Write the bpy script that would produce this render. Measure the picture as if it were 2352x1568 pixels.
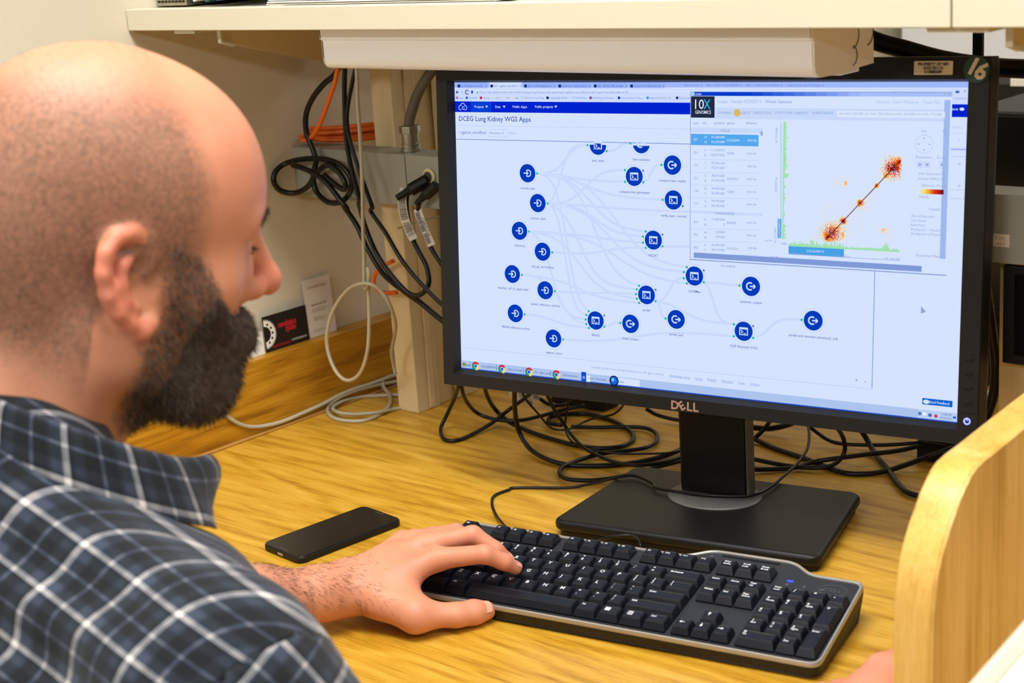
import bpy, math, random
import numpy as np
from mathutils import Vector, Matrix

# ------------------------------------------------------------------ clear
for o in list(bpy.data.objects):
    bpy.data.objects.remove(o)
SC = bpy.context.scene
COL = SC.collection
random.seed(4)
RNG = np.random.default_rng(7)

# ------------------------------------------------------------------ camera
W_, H_, F_ = 2352.0, 1568.0, 3705.5
CAM = np.array([1.0859, -1.1081, 0.6435])
YAW, PITCH, ROLL = 0.73514, 0.26256, 0.06887


def cam_axes():
    cy, sy = math.cos(YAW), math.sin(YAW)
    f = np.array([-sy * math.cos(PITCH), cy * math.cos(PITCH), -math.sin(PITCH)])
    r0 = np.array([cy, sy, 0.0])
    d0 = np.cross(f, r0)
    c, s = math.cos(ROLL), math.sin(ROLL)
    return c * r0 + s * d0, -s * r0 + c * d0, f


RIGHT, DOWN, FWD = cam_axes()
cam_data = bpy.data.cameras.new('camera')
cam = bpy.data.objects.new('camera', cam_data)
COL.objects.link(cam)
cam.matrix_world = Matrix(((RIGHT[0], -DOWN[0], -FWD[0], CAM[0]),
                           (RIGHT[1], -DOWN[1], -FWD[1], CAM[1]),
                           (RIGHT[2], -DOWN[2], -FWD[2], CAM[2]), (0, 0, 0, 1)))
cam_data.sensor_width = 36.0
cam_data.lens = F_ * 36.0 / W_
cam_data.clip_start = 0.02
cam_data.dof.use_dof = True
cam_data.dof.focus_distance = 1.70
cam_data.dof.aperture_fstop = 8.0
SC.camera = cam

# ------------------------------------------------------------------ world, lights, exposure
SC.view_settings.view_transform = 'Standard'
SC.view_settings.look = 'None'
SC.view_settings.exposure = 0.0
SC.view_settings.gamma = 1.0
SC.view_settings.use_curve_mapping = False
world = bpy.data.worlds.new('world')
SC.world = world
world.use_nodes = True
world.node_tree.nodes['Background'].inputs[0].default_value = (1.0, 0.97, 0.92, 1)
world.node_tree.nodes['Background'].inputs[1].default_value = 0.06


def area(name, loc, sx, sy, power, col=(1.0, 0.995, 0.975)):
    l = bpy.data.lights.new(name, 'AREA')
    l.shape = 'RECTANGLE'; l.size = sx; l.size_y = sy; l.energy = power; l.color = col
    o = bpy.data.objects.new(name, l); COL.objects.link(o); o.location = loc
    return o


CEIL = 1.95
for lx, ly, lp in ((0.45, -0.6, 52), (2.4, -0.6, 32), (0.45, 2.3, 14), (2.4, 2.3, 14), (0.45, -4.2, 120), (2.4, -4.2, 60), (4.3, -1.4, 26)):  # ceiling panels; the last is a fill added far right to brighten the end cap
    area('ceiling_or_fill_light', (lx, ly, CEIL - .04), 1.2, 0.6, lp)






def at(px, py, x=None, y=None, z=None, d=None):
    """point of the place seen at a photo pixel, on a given plane (or at a given depth)"""
    v = RIGHT * ((px - W_ / 2) / F_) + DOWN * ((py - H_ / 2) / F_) + FWD
    if d is not None:
        t = d
    elif z is not None:
        t = (z - CAM[2]) / v[2]
    elif y is not None:
        t = (y - CAM[1]) / v[1]
    else:
        t = (x - CAM[0]) / v[0]
    return Vector(CAM + t * v)


# ------------------------------------------------------------------ materials
def srgb(c):
    return tuple(((x / 255.0) / 12.92 if x <= 10.3 else (((x / 255.0) + .055) / 1.055) ** 2.4) for x in c) + (1.0,)


def mat(name, col, rough=.5, metal=0.0, noise=0.0, nscale=40.0, bump=0.0, bscale=300.0, spec=.5, coat=0.0):
    m = bpy.data.materials.new(name); m.use_nodes = True
    nt = m.node_tree; b = nt.nodes['Principled BSDF']
    c = srgb(col) if max(col) > 1.0 else tuple(col)[:3] + (1.0,)
    b.inputs['Base Color'].default_value = c
    b.inputs['Roughness'].default_value = rough
    b.inputs['Metallic'].default_value = metal
    b.inputs['Specular IOR Level'].default_value = spec
    b.inputs['Coat Weight'].default_value = coat
    tc = nt.nodes.new('ShaderNodeTexCoord')
    n = nt.nodes.new('ShaderNodeTexNoise'); n.inputs['Scale'].default_value = nscale; n.inputs['Detail'].default_value = 5
    nt.links.new(tc.outputs['Object'], n.inputs['Vector'])
    if noise > 0:
        mx = nt.nodes.new('ShaderNodeMix'); mx.data_type = 'RGBA'
        mx.inputs['A'].default_value = tuple(x * (1 - noise) for x in c[:3]) + (1,)
        mx.inputs['B'].default_value = tuple(min(1, x * (1 + noise)) for x in c[:3]) + (1,)
        nt.links.new(n.outputs['Fac'], mx.inputs['Factor'])
        nt.links.new(mx.outputs['Result'], b.inputs['Base Color'])
    if bump > 0:
        n2 = nt.nodes.new('ShaderNodeTexNoise'); n2.inputs['Scale'].default_value = bscale
        nt.links.new(tc.outputs['Object'], n2.inputs['Vector'])
        bp = nt.nodes.new('ShaderNodeBump'); bp.inputs['Strength'].default_value = bump; bp.inputs['Distance'].default_value = .001
        nt.links.new(n2.outputs['Fac'], bp.inputs['Height'])
        nt.links.new(bp.outputs['Normal'], b.inputs['Normal'])
    return m


def wood(name, dark, mid, light, axis=0, rough=.38, scale=1.0, contrast=1.0):
    """oak laminate: long grain along one axis, with slow arching figure and fine pores"""
    m = bpy.data.materials.new(name); m.use_nodes = True
    nt = m.node_tree; b = nt.nodes['Principled BSDF']; L = nt.links.new
    tc = nt.nodes.new('ShaderNodeTexCoord')

    def mapping(along, across):
        mp = nt.nodes.new('ShaderNodeMapping')
        s = [across * scale] * 3; s[axis] = along * scale
        mp.inputs['Scale'].default_value = s
        L(tc.outputs['Object'], mp.inputs['Vector'])
        return mp
    lo = nt.nodes.new('ShaderNodeTexNoise'); lo.inputs['Scale'].default_value = 1.0; lo.inputs['Detail'].default_value = 2
    L(mapping(1.4, 9).outputs[0], lo.inputs['Vector'])
    wv = nt.nodes.new('ShaderNodeMath'); wv.operation = 'MULTIPLY'; wv.inputs[1].default_value = 70
    L(lo.outputs['Fac'], wv.inputs[0])
    sn = nt.nodes.new('ShaderNodeMath'); sn.operation = 'SINE'; L(wv.outputs[0], sn.inputs[0])
    fine = nt.nodes.new('ShaderNodeTexNoise'); fine.inputs['Scale'].default_value = 1.0; fine.inputs['Detail'].default_value = 6
    fine.inputs['Roughness'].default_value = .7
    L(mapping(22, 750).outputs[0], fine.inputs['Vector'])
    med = nt.nodes.new('ShaderNodeTexNoise'); med.inputs['Scale'].default_value = 1.0; med.inputs['Detail'].default_value = 3
    L(mapping(5, 90).outputs[0], med.inputs['Vector'])
    a1 = nt.nodes.new('ShaderNodeMath'); a1.operation = 'MULTIPLY_ADD'; a1.inputs[1].default_value = .05 * contrast; a1.inputs[2].default_value = 0
    L(sn.outputs[0], a1.inputs[0])
    a2 = nt.nodes.new('ShaderNodeMath'); a2.operation = 'MULTIPLY_ADD'; a2.inputs[1].default_value = .75 * contrast
    L(fine.outputs['Fac'], a2.inputs[0]); L(a1.outputs[0], a2.inputs[2])
    a3 = nt.nodes.new('ShaderNodeMath'); a3.operation = 'MULTIPLY_ADD'; a3.inputs[1].default_value = .42 * contrast
    L(med.outputs['Fac'], a3.inputs[0]); L(a2.outputs[0], a3.inputs[2])
    cr = nt.nodes.new('ShaderNodeValToRGB')
    e = cr.color_ramp.elements
    e[0].position = .40; e[0].color = srgb(dark); e[1].position = .78; e[1].color = srgb(light)
    k = cr.color_ramp.elements.new(.57); k.color = srgb(mid)
    L(a3.outputs[0], cr.inputs[0]); L(cr.outputs[0], b.inputs['Base Color'])
    b.inputs['Roughness'].default_value = rough
    bp = nt.nodes.new('ShaderNodeBump'); bp.inputs['Strength'].default_value = .12; bp.inputs['Distance'].default_value = .0006
    L(fine.outputs['Fac'], bp.inputs['Height']); L(bp.outputs['Normal'], b.inputs['Normal'])
    return m


def emit_attr(name, strength=1.0):
    m = bpy.data.materials.new(name); m.use_nodes = True
    nt = m.node_tree; nt.nodes.remove(nt.nodes['Principled BSDF'])
    e = nt.nodes.new('ShaderNodeEmission'); e.inputs[1].default_value = strength
    a = nt.nodes.new('ShaderNodeAttribute'); a.attribute_name = 'Col'
    nt.links.new(a.outputs['Color'], e.inputs[0])
    nt.links.new(e.outputs[0], nt.nodes['Material Output'].inputs[0])
    return m


def emit(name, col, strength):
    m = bpy.data.materials.new(name); m.use_nodes = True
    b = m.node_tree.nodes['Principled BSDF']
    b.inputs['Base Color'].default_value = (0, 0, 0, 1)
    b.inputs['Emission Color'].default_value = srgb(col); b.inputs['Emission Strength'].default_value = strength
    return m


M = {}
M['wall'] = mat('painted_wall', (214, 204, 180), .8, noise=.03, nscale=6, bump=.15, bscale=500)
M['ceiling'] = mat('ceiling_paint', (225, 222, 212), .9)
M['floor'] = mat('floor_vinyl', (120, 112, 100), .6, noise=.15, nscale=15)
M['desk'] = wood('oak_laminate', (146, 97, 8), (194, 145, 36), (216, 172, 70), 0)
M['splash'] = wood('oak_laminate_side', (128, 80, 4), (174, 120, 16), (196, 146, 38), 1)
M['panel_face'] = wood('light_wood_face', (176, 134, 60), (205, 163, 88), (222, 184, 112), 2, .35, .45)
M['panel_edge'] = wood('light_wood_edge', (190, 144, 60), (212, 168, 84), (226, 188, 112), 2, .3, .45)
M['beige'] = mat('beige_enamel', (216, 196, 152), .5, noise=.03, nscale=20)
M['cream'] = mat('cream_enamel', (212, 205, 182), .45, noise=.02, nscale=10)
M['grey_enamel'] = mat('grey_enamel', (150, 152, 140), .45, noise=.03, nscale=30)
M['white_enamel'] = mat('white_enamel', (240, 242, 244), .35)
M['offwhite'] = mat('warm_white_enamel', (236, 231, 222), .45)
M['black'] = mat('black_plastic', (18, 17, 16), .45, bump=.2, bscale=1500, spec=.3)
M['black_gloss'] = mat('black_gloss', (10, 10, 10), .16)
M['black_soft'] = mat('soft_black_plastic', (15, 15, 15), .42, bump=.1, bscale=2500, spec=.3)
M['bezel'] = mat('monitor_bezel', (22, 21, 20), .5, bump=.25, bscale=2500, spec=.3)
M['dark_grey'] = mat('dark_grey_plastic', (62, 62, 60), .5)
M['mid_grey'] = mat('grey_plastic', (84, 84, 82), .45)
M['silver'] = mat('silver_plastic', (176, 174, 170), .3, metal=.6)
M['steel'] = mat('zinc_steel', (176, 170, 152), .32, metal=.9, noise=.15, nscale=120)
M['conduit'] = mat('grey_conduit', (92, 86, 78), .5)
M['cable'] = mat('black_cable', (11, 10, 10), .36, spec=.35)
M['cable_grey'] = mat('grey_cable', (176, 168, 144), .42)
M['cable_orange'] = mat('orange_cable', (226, 104, 20), .4)
M['key'] = mat('key_plastic', (15, 18, 27), .45, bump=.1, bscale=3000, spec=.3)
M['kb_plate'] = mat('keyboard_plate', (38, 40, 45), .5, bump=.2, bscale=3000, spec=.35)
M['kb_body'] = mat('keyboard_body', (30, 27, 23), .55, spec=.35)
M['legend'] = mat('white_legend', (225, 225, 228), .5)
M['paper'] = mat('white_paper', (236, 234, 226), .7)
M['card_grey'] = mat('card_stock', (214, 206, 196), .6)
M['card_black'] = mat('black_card', (18, 14, 14), .45)
M['red'] = mat('red_ink', (214, 28, 38), .5)
M['ink'] = mat('dark_ink', (60, 56, 52), .6)
M['ink_pale'] = mat('pale_ink', (168, 160, 148), .6)
M['ink_white'] = mat('white_ink', (236, 230, 222), .6)
M['green'] = mat('green_sticker', (6, 58, 36), .3)
M['tan_label'] = mat('tan_label', (226, 216, 198), .5)
M['copper'] = mat('copper_logo', (196, 160, 144), .35, metal=.5)
M['tie'] = mat('pale_green_tie', (132, 140, 104), .5)
M['outlet'] = mat('outlet_cream', (206, 196, 150), .4)
M['caulk'] = mat('brown_caulk', (176, 128, 62), .6, noise=.15, nscale=90)

# ------------------------------------------------------------------ object helpers
BASE = {}


def tag(o, label, cat, group=None):
    o['label'] = label; o['category'] = cat
    if group:
        o['group'] = group
    return o


def structure(o):
    o['kind'] = 'structure'
    return o


def empty(name, loc=(0, 0, 0), label=None, cat=None, group=None, matrix=None):
    o = bpy.data.objects.new(name, None); COL.objects.link(o)
    o.empty_display_size = .02
    o.matrix_world = matrix if matrix is not None else Matrix.Translation(Vector(loc))
    BASE[o.name] = Matrix.Translation(Vector(loc)) if matrix is None else Matrix.Identity(4)
    if label:
        tag(o, label, cat, group)
    return o


def link_mesh(name, me, m, parent=None, smooth=False, bevel=0, seg=2):
    o = bpy.data.objects.new(name, me); COL.objects.link(o)
    if m is not None and len(me.materials) == 0:
        me.materials.append(M[m] if isinstance(m, str) else m)
    if smooth or bevel:
        me.polygons.foreach_set('use_smooth', [True] * len(me.polygons))
    if bevel:
        bm = o.modifiers.new('bevel', 'BEVEL'); bm.width = bevel; bm.segments = seg; bm.limit_method = 'ANGLE'
        bm.angle_limit = math.radians(35); bm.harden_normals = True
    if parent is not None:
        o.parent = parent
        if parent.name in BASE:
            o.matrix_parent_inverse = BASE[parent.name].inverted()
    return o


class MB:
    def __init__(s):
        s.v = []; s.f = []

    def add(s, vs, fs):
        n = len(s.v); s.v += [tuple(v) for v in vs]; s.f += [tuple(i + n for i in f) for f in fs]
        return s

    def box(s, x0, x1, y0, y1, z0, z1, mtx=None):
        vs = [Vector((x, y, z)) for z in (z0, z1) for y in (y0, y1) for x in (x0, x1)]
        if mtx is not None:
            vs = [mtx @ v for v in vs]
        return s.add(vs, [(0, 2, 3, 1), (4, 5, 7, 6), (0, 1, 5, 4), (2, 6, 7, 3), (0, 4, 6, 2), (1, 3, 7, 5)])

    def prism(s, poly, a, b, axis=2, mtx=None):
        """polygon (counter-clockwise) extruded from a to b along an axis"""
        n = len(poly)

        def p(u, w, t):
            v = [(u, w, t), (t, u, w), (u, t, w)][{2: 0, 0: 1, 1: 2}[axis]]
            v = Vector(v)
            return mtx @ v if mtx is not None else v
        vs = [p(u, w, a) for u, w in poly] + [p(u, w, b) for u, w in poly]
        fs = [tuple(range(n))[::-1], tuple(range(n, 2 * n))] + [(i, (i + 1) % n, n + (i + 1) % n, n + i) for i in range(n)]
        return s.add(vs, fs)

    def lathe(s, prof, n=24, mtx=None, cap=True):
        vs = []
        for r, z in prof:
            for i in range(n):
                a = 2 * math.pi * i / n
                v = Vector((r * math.cos(a), r * math.sin(a), z))
                vs.append(mtx @ v if mtx is not None else v)
        fs = []
        for k in range(len(prof) - 1):
            for i in range(n):
                fs.append((k * n + i, k * n + (i + 1) % n, (k + 1) * n + (i + 1) % n, (k + 1) * n + i))
        if cap:
            fs.append(tuple(range(n))[::-1]); fs.append(tuple(range((len(prof) - 1) * n, len(prof) * n)))
        return s.add(vs, fs)

    def tube(s, pts, r, n=10, step=.004, closed=False, smooth=True):
        pts = [Vector(p) for p in pts]
        q = spline(pts, step) if smooth else pts
        rr = r if callable(r) else (lambda t: r)
        up = Vector((0, 0, 1)); rings = []
        t0 = (q[1] - q[0]).normalized()
        nrm = t0.cross(up)
        if nrm.length < 1e-3:
            nrm = t0.cross(Vector((1, 0, 0)))
        nrm.normalize()
        base = len(s.v); vs = []
        for i, p in enumerate(q):
            t = (q[min(i + 1, len(q) - 1)] - q[max(i - 1, 0)])
            if t.length < 1e-9:
                t = t0
            t.normalize()
            nrm = (nrm - t * nrm.dot(t)).normalized()
            bn = t.cross(nrm)
            ra = rr(i / max(1, len(q) - 1))
            for k in range(n):
                a = 2 * math.pi * k / n
                vs.append(p + nrm * (math.cos(a) * ra) + bn * (math.sin(a) * ra))
        fs = []
        for i in range(len(q) - 1):
            for k in range(n):
                fs.append((i * n + k, i * n + (k + 1) % n, (i + 1) * n + (k + 1) % n, (i + 1) * n + k))
        fs.append(tuple(range(n))[::-1]); fs.append(tuple((len(q) - 1) * n + k for k in range(n)))
        return s.add(vs, fs)

    def mesh(s, name):
        me = bpy.data.meshes.new(name); me.from_pydata(s.v, [], s.f); me.update()
        return me

    def build(s, name, m, parent=None, smooth=False, bevel=0, seg=2):
        return link_mesh(name, s.mesh(name), m, parent, smooth, bevel, seg)


def spline(p, step):
    if len(p) < 3:
        return p
    P = [p[0] * 2 - p[1]] + list(p) + [p[-1] * 2 - p[-2]]
    out = []
    for i in range(1, len(P) - 2):
        a, b, c, d = P[i - 1], P[i], P[i + 1], P[i + 2]
        k = max(2, min(40, int((c - b).length / step)))
        for j in range(k):
            t = j / k
            out.append(.5 * ((2 * b) + (c - a) * t + (2 * a - 5 * b + 4 * c - d) * t * t + (3 * b - a - 3 * c + d) * t ** 3))
    out.append(p[-1])
    return out


def rrect(x0, x1, y0, y1, r, n=6):
    pts = []
    for cx, cy, a0 in ((x1 - r, y0 + r, -90), (x1 - r, y1 - r, 0), (x0 + r, y1 - r, 90), (x0 + r, y0 + r, 180)):
        for i in range(n + 1):
            a = math.radians(a0 + 90 * i / n)
            pts.append((cx + r * math.cos(a), cy + r * math.sin(a)))
    return pts


# text is laid out first and turned into meshes in one go
TEXTS = []


def text(s, size, mtx, m, parent, name='lettering', width=None, align='CENTER', shear=0, bold=0, col=None, valign='CENTER', out=None):
    cu = bpy.data.curves.new('t', 'FONT'); cu.body = s; cu.size = size; cu.align_x = align; cu.align_y = valign
    cu.shear = shear; cu.offset = bold; cu.resolution_u = 2; cu.fill_mode = 'FRONT'
    o = bpy.data.objects.new('t', cu); COL.objects.link(o)
    TEXTS.append((o, mtx, m, parent, name, width, col, out))


def flush_text():
    bpy.context.view_layer.update()
    dg = bpy.context.evaluated_depsgraph_get()
    done = []
    for o, mtx, m, parent, name, width, col, out in TEXTS:
        me = bpy.data.meshes.new_from_object(o.evaluated_get(dg))
        done.append(me)
    for (o, mtx, m, parent, name, width, col, out), me in zip(TEXTS, done):
        if len(me.vertices):
            if width:
                xs = [v.co.x for v in me.vertices]
                w = max(xs) - min(xs)
                me.transform(Matrix.Diagonal((width / max(w, 1e-6), 1, 1, 1)))
            if out is not None:            # into a coloured flat-print layer
                out.add_mesh(me, mtx, col)
                bpy.data.meshes.remove(me)
            else:
                me.transform(mtx); me.materials.clear()
                link_mesh(name, me, m, parent)
        cu = o.data; bpy.data.objects.remove(o); bpy.data.curves.remove(cu)
    TEXTS.clear()


class Print(MB):
    """coloured flat print: one mesh with a colour per face"""
    def __init__(s):
        super().__init__(); s.c = []

    def quad(s, pts, col):
        s.add(pts, [tuple(range(len(pts)))]); s.c.append(srgb(col))

    def add_mesh(s, me, mtx, col):
        fs = [tuple(p.vertices) for p in me.polygons]
        s.add([mtx @ v.co for v in me.vertices], fs); s.c += [srgb(col)] * len(fs)

    def finish(s, name, m, parent):
        me = s.mesh(name)
        a = me.color_attributes.new('Col', 'FLOAT_COLOR', 'CORNER')
        buf = []
        for p, c in zip(me.polygons, s.c):
            buf += list(c) * p.loop_total
        a.data.foreach_set('color', buf)
        return link_mesh(name, me, m, parent)


def face_mtx(o, xdir, updir):
    """text lies in the plane of xdir/updir, reading along xdir"""
    x = Vector(xdir).normalized(); u = Vector(updir).normalized(); n = x.cross(u)
    m = Matrix.Identity(4)
    for i in range(3):
        m[i][0] = x[i]; m[i][1] = u[i]; m[i][2] = n[i]; m[i][3] = o[i]
    return m

# ------------------------------------------------------------------ the room
FLOOR = -0.75
WX = -0.54
structure(MB().box(-.74, 5.2, -5.2, 5.2, FLOOR - .1, FLOOR).build('floor', 'floor'))
structure(MB().box(-.74, 5.2, -5.2, 5.2, CEIL, CEIL + .1).build('ceiling', 'ceiling'))
structure(MB().box(WX - .2, WX, -5.2, 5.2, FLOOR, CEIL).build('wall_left', 'wall'))
structure(MB().box(WX, 5.2, 5.0, 5.2, FLOOR, CEIL).build('wall_back', 'wall'))
structure(MB().box(WX, WX + .012, -5.2, -.45, FLOOR, FLOOR + .1).build('baseboard_left', 'beige'))

# ------------------------------------------------------------------ desk
dk = empty('desk', (.8, .1, FLOOR), 'long golden oak laminate desk under the monitor and keyboard', 'desk')
MB().box(WX + .003, 2.2, -.42, .58, -.03, 0).build('desktop', 'desk', dk, bevel=.002)
structure(MB().box(WX, -.513, -.42, .58, .0005, .1).build('trim_1', 'splash', bevel=.0012))
MB().box(-.5135, -.5085, -.42, .57, 0, .0035).build('caulk_seam', 'caulk', dk, bevel=.0015)
for x, y in ((-.45, -.36), (-.45, .52), (2.1, -.36), (2.1, .52)):
    MB().box(x - .025, x + .025, y - .025, y + .025, FLOOR, -.03).build('leg', 'beige', dk)
dk2 = empty('desk', (.8, 1.0, FLOOR), 'oak laminate desk on the far side, behind the grey strip', 'desk')
MB().box(WX + .003, 2.2, .645, 1.45, -.03, 0).build('desktop', 'desk', dk2, bevel=.002)
for x, y in ((-.45, .70), (-.45, 1.4), (2.1, .70), (2.1, 1.4)):
    MB().box(x - .025, x + .025, y - .025, y + .025, FLOOR, -.03).build('leg', 'beige', dk2)
gs = MB().box(WX + .003, 2.2, .58, .645, -.034, -.003).build('desk_joining_strip', 'mid_grey')
tag(gs, 'grey metal strip joining the two oak desks behind the monitor', 'strip')

# ------------------------------------------------------------------ shelf uprights
def upright(x0, label, ht=.529):
    r = empty('shelf_upright', (x0 + .02, .37, 0), label, 'post', 'beige shelf uprights')
    MB().box(x0, x0 + .037, .33, .372, .0, ht).build('front_channel', 'beige', r, bevel=.0012)
    MB().box(x0 + .004, x0 + .033, .374, .405, .0, ht).build('middle_channel', 'beige', r, bevel=.0012)
    MB().box(x0, x0 + .037, .407, .45, .0, ht).build('rear_channel', 'beige', r, bevel=.0012)
    for k in range(2):
        MB().box(x0 + .0372, x0 + .0392, .352 + k * .05, .362 + k * .05, .002, ht - .002).build('raised_rib', 'beige', r, bevel=.0008)
    return r


upright(-.428, 'beige metal upright standing on the desk beside the left wall')
upright(.424, 'beige metal leg under the raceway, seen right of the monitor', .2925)

# ------------------------------------------------------------------ raceway with outlet
rw = empty('cable_raceway', (.4, .3, .293), 'grey metal power raceway running behind the monitor', 'raceway')
SEAM = at(932, 400, y=.285).x
MB().box(WX, SEAM - .0006, .285, .328, .293, .358).build('cover_panel', 'grey_enamel', rw, bevel=.0012)
MB().box(SEAM + .0006, 1.9, .285, .328, .293, .358).build('cover_panel', 'grey_enamel', rw, bevel=.0012)
oc = at(987, 405, y=.285)
ou = empty('power_outlet', (oc.x, .283, oc.z), 'round cream power outlet on the grey raceway', 'outlet')
MR = Matrix.Translation((oc.x, .285, oc.z)) @ Matrix.Rotation(math.radians(90), 4, 'X')
MB().lathe([(.0105, 0), (.0105, .002), (.009, .0032)], 28, MR).build('outlet_ring', 'outlet', ou, smooth=True)
MB().lathe([(.0065, .0032), (.0065, .0042)], 20, MR).build('outlet_face', 'dark_grey', ou)
nt_ = at(2297, 552, y=.284)
note = empty('paper_note', (nt_.x, .2846, nt_.z), 'small handwritten cream note stuck on the raceway', 'note')
MB().box(nt_.x - .009, nt_.x + .009, .2842, .2848, nt_.z - .006, nt_.z + .006).build('note_paper', 'tan_label', note)
for k, s in enumerate(('5 cm', 'used')):
    text(s, .005, face_mtx(Vector((nt_.x, .284, nt_.z + .0025 - .0055 * k)), (1, 0, 0), (0, 0, 1)), 'ink_pale', note, 'handwriting')

# ------------------------------------------------------------------ shelf
sh = empty('wall_shelf', (0, .2, .532), 'cream wall shelf above the monitor with a thick front edge', 'shelf')
MB().box(WX + .002, .5105, .068, .42, .534, .555).build('shelf_board', 'cream', sh)
MB().box(WX + .002, .5105, .05, .067, .532, .557).build('front_edge', 'cream', sh, bevel=.0012)
sh2 = empty('wall_shelf', (1., .2, .532), 'cream shelf continuing at the upper right corner past the seam', 'shelf')
MB().box(.512, 1.7, .068, .42, .534, .555).build('shelf_board', 'cream', sh2)
MB().box(.512, 1.7, .05, .067, .532, .557).build('front_edge', 'cream', sh2, bevel=.0012)


def bracket(x, label, w=.036):
    r = empty('shelf_bracket', (x, .2, .53), label, 'bracket', 'shelf brackets')
    poly = [(.098, .531), (.098, .514), (.116, .509), (.33, .455), (.33, .531)]
    MB().prism(poly, x - .001, x + .001, axis=0).build('bracket_plate', 'beige', r)
    MB().box(x - w, x + .001, .062, .33, .5275, .5318).build('top_flange', 'cream', r)
    MB().prism([(.096, .531), (.096, .513), (.115, .5075), (.117, .510), (.0985, .515), (.0985, .531)], x - .001, x + .005, axis=0).build('front_lip', 'cream', r)
    return r


bracket(-.43, 'beige steel shelf bracket under the left end of the shelf')
bracket(.535, 'beige steel shelf bracket under the seam at the upper right', .05)

# ------------------------------------------------------------------ under-shelf light
lt = empty('under_shelf_light', (.07, .13, .49), 'white under-shelf lamp housing hanging below the shelf, switched off', 'lamp')
LX0, LX1 = -.243, .369
prof = [(.085, .5305), (.085, .520), (.0855, .5185), (.0875, .5178), (.0875, .498), (.0885, .4925), (.092, .4885), (.098, .4865), (.118, .4862), (.188, .4885), (.188, .5305)]
front = prof[:9]
hb = MB()
prof2 = front + [(.118, .4895), (.099, .4895), (.0935, .491), (.0905, .495), (.0895, .499), (.0895, .5305)]
hb.prism([(a, b) for a, b in prof2], LX0, LX1 - .001, axis=0).build('front_cover', 'white_enamel', lt, bevel=.0006)
MB().box(LX0 + .002, LX1 - .002, .118, .187, .4885, .491).build('diffuser', 'white_enamel', lt)
MB().box(LX0 + .002, LX1 - .002, .0895, .188, .5275, .5305).build('top_plate', 'offwhite', lt)
MB().box(LX0 + .002, LX1 - .002, .186, .188, .4905, .528).build('rear_plate', 'offwhite', lt)
for x in (LX0 + .001, LX1 - .001):
    c = MB().prism(prof, x - .001, x + .001, axis=0).build('end_cap', 'offwhite', lt)
for (yy, zz, r) in ((.150, .517, .012), (.175, .517, .012), (.150, .499, .0085)):
    pts = [Vector((LX1 + .0004, yy + r * math.cos(a), zz + r * math.sin(a))) for a in [math.radians(-80 + 12 * i) for i in range(14)]]
    MB().tube(pts, .0005, 5).build('knockout', 'mid_grey', lt)
MB().box(.334, .346, .125, .150, .4815, .4886).build('switch', 'black', lt, bevel=.0015)
MB().box(.350, .366, .135, .168, .4835, .4886).build('pull_tab', 'white_enamel', lt, bevel=.001)

# ------------------------------------------------------------------ things on the shelf
dv = empty('metal_device', (-.5, .1, .557), 'grey metal box with slotted vents on the shelf by the wall', 'device')
MB().box(-.536, -.479, .094, .28, .557, .60).build('case', 'steel', dv, bevel=.001)
for r_ in range(5):
    for c_ in range(8):
        MB().box(-.533 + c_ * .0066, -.5285 + c_ * .0066, .0935, .0945, .5605 + r_ * .0062, .5632 + r_ * .0062).build('vent_slot', 'black', dv)
MB().box(-.507, -.489, .0928, .0938, .5652, .580).build('blue_label', mat('blue_label', (40, 130, 200), .5), dv)
bb = empty('black_case', (-.455, .13, .557), 'black case on the shelf between the metal box and books', 'case')
MB().box(-.4765, -.4585, .115, .26, .5575, .60).build('case_body', 'black', bb, bevel=.002)
MB().box(-.474, -.461, .113, .1155, .5605, .598).build('front_panel', 'dark_grey', bb, bevel=.001)


def book(name, x, th, h, tilt, cover, label, dep=.15, y0=.076, spine=None):
    r = empty(name, (x, y0 + dep / 2, .557), label, 'book', 'books leaning on the shelf')
    mt = Matrix.Translation((x, y0, .5575)) @ Matrix.Rotation(math.radians(tilt), 4, 'Y') @ Matrix.Translation((0, 0, th * math.sin(math.radians(abs(tilt))) * (1 if tilt < 0 else 0)))
    MB().box(0, .0015, 0, dep, 0, h, mt).build('cover', cover, r)
    MB().box(th - .0015, th, 0, dep, 0, h, mt).build('cover', cover, r)
    MB().box(.0015, th - .0015, -.0008, .0015, 0, h, mt).build('spine', cover, r)
    MB().box(.0016, th - .0016, .0016, dep - .004, .003, h - .003, mt).build('pages', 'paper', r)
    return r, mt


M['teal'] = mat('teal_cover', (10, 108, 96), .5)
M['blue_cover'] = mat('blue_cover', (44, 120, 180), .5)
M['purple'] = mat('purple_cover', (98, 82, 152), .5)
b1, mt1 = book('book', -.441, .018, .21, -16, 'paper', 'white-spined book numbered 5, leftmost of the leaning books')
text('5', .013, mt1 @ face_mtx(Vector((.008, -.0012, .018)), (0, 0, -1), (1, 0, 0)), 'ink', b1, 'spine_number')
book('book', -.4185, .016, .2, -16, 'teal', 'teal book leaning between the white and blue books')
book('book', -.398, .020, .2, -16, 'blue_cover', 'blue book leaning on the shelf right of the teal book')
book('book', -.3455, .018, .2, -20, 'purple', 'purple book leaning beside the paper stack')
ps = empty('paper_stack', (-.13, .16, .557), 'low stack of white papers lying on the shelf edge', 'papers')
for k in range(9):
    o_ = random.uniform(-.004, .004)
    h0 = .5572 + k * .0022
    x1 = .035 - k * .006 + o_ * 3
    MB().box(-.308 + o_ + k * .0015, x1, .070 + abs(o_), .29, h0, h0 + random.uniform(.0013, .002)).build('sheet', 'paper', ps, bevel=.0004)
M['pen'] = M['paper']
sl = MB().box(.06, .30, .10, .30, .5572, .5588).build('paper_sheet', 'paper')
tag(sl, 'thin paper sheet lying on the shelf right of the stack', 'paper')

# ------------------------------------------------------------------ business cards
CARD_UP = Vector((-.06, 0, 1)).normalized()


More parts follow.
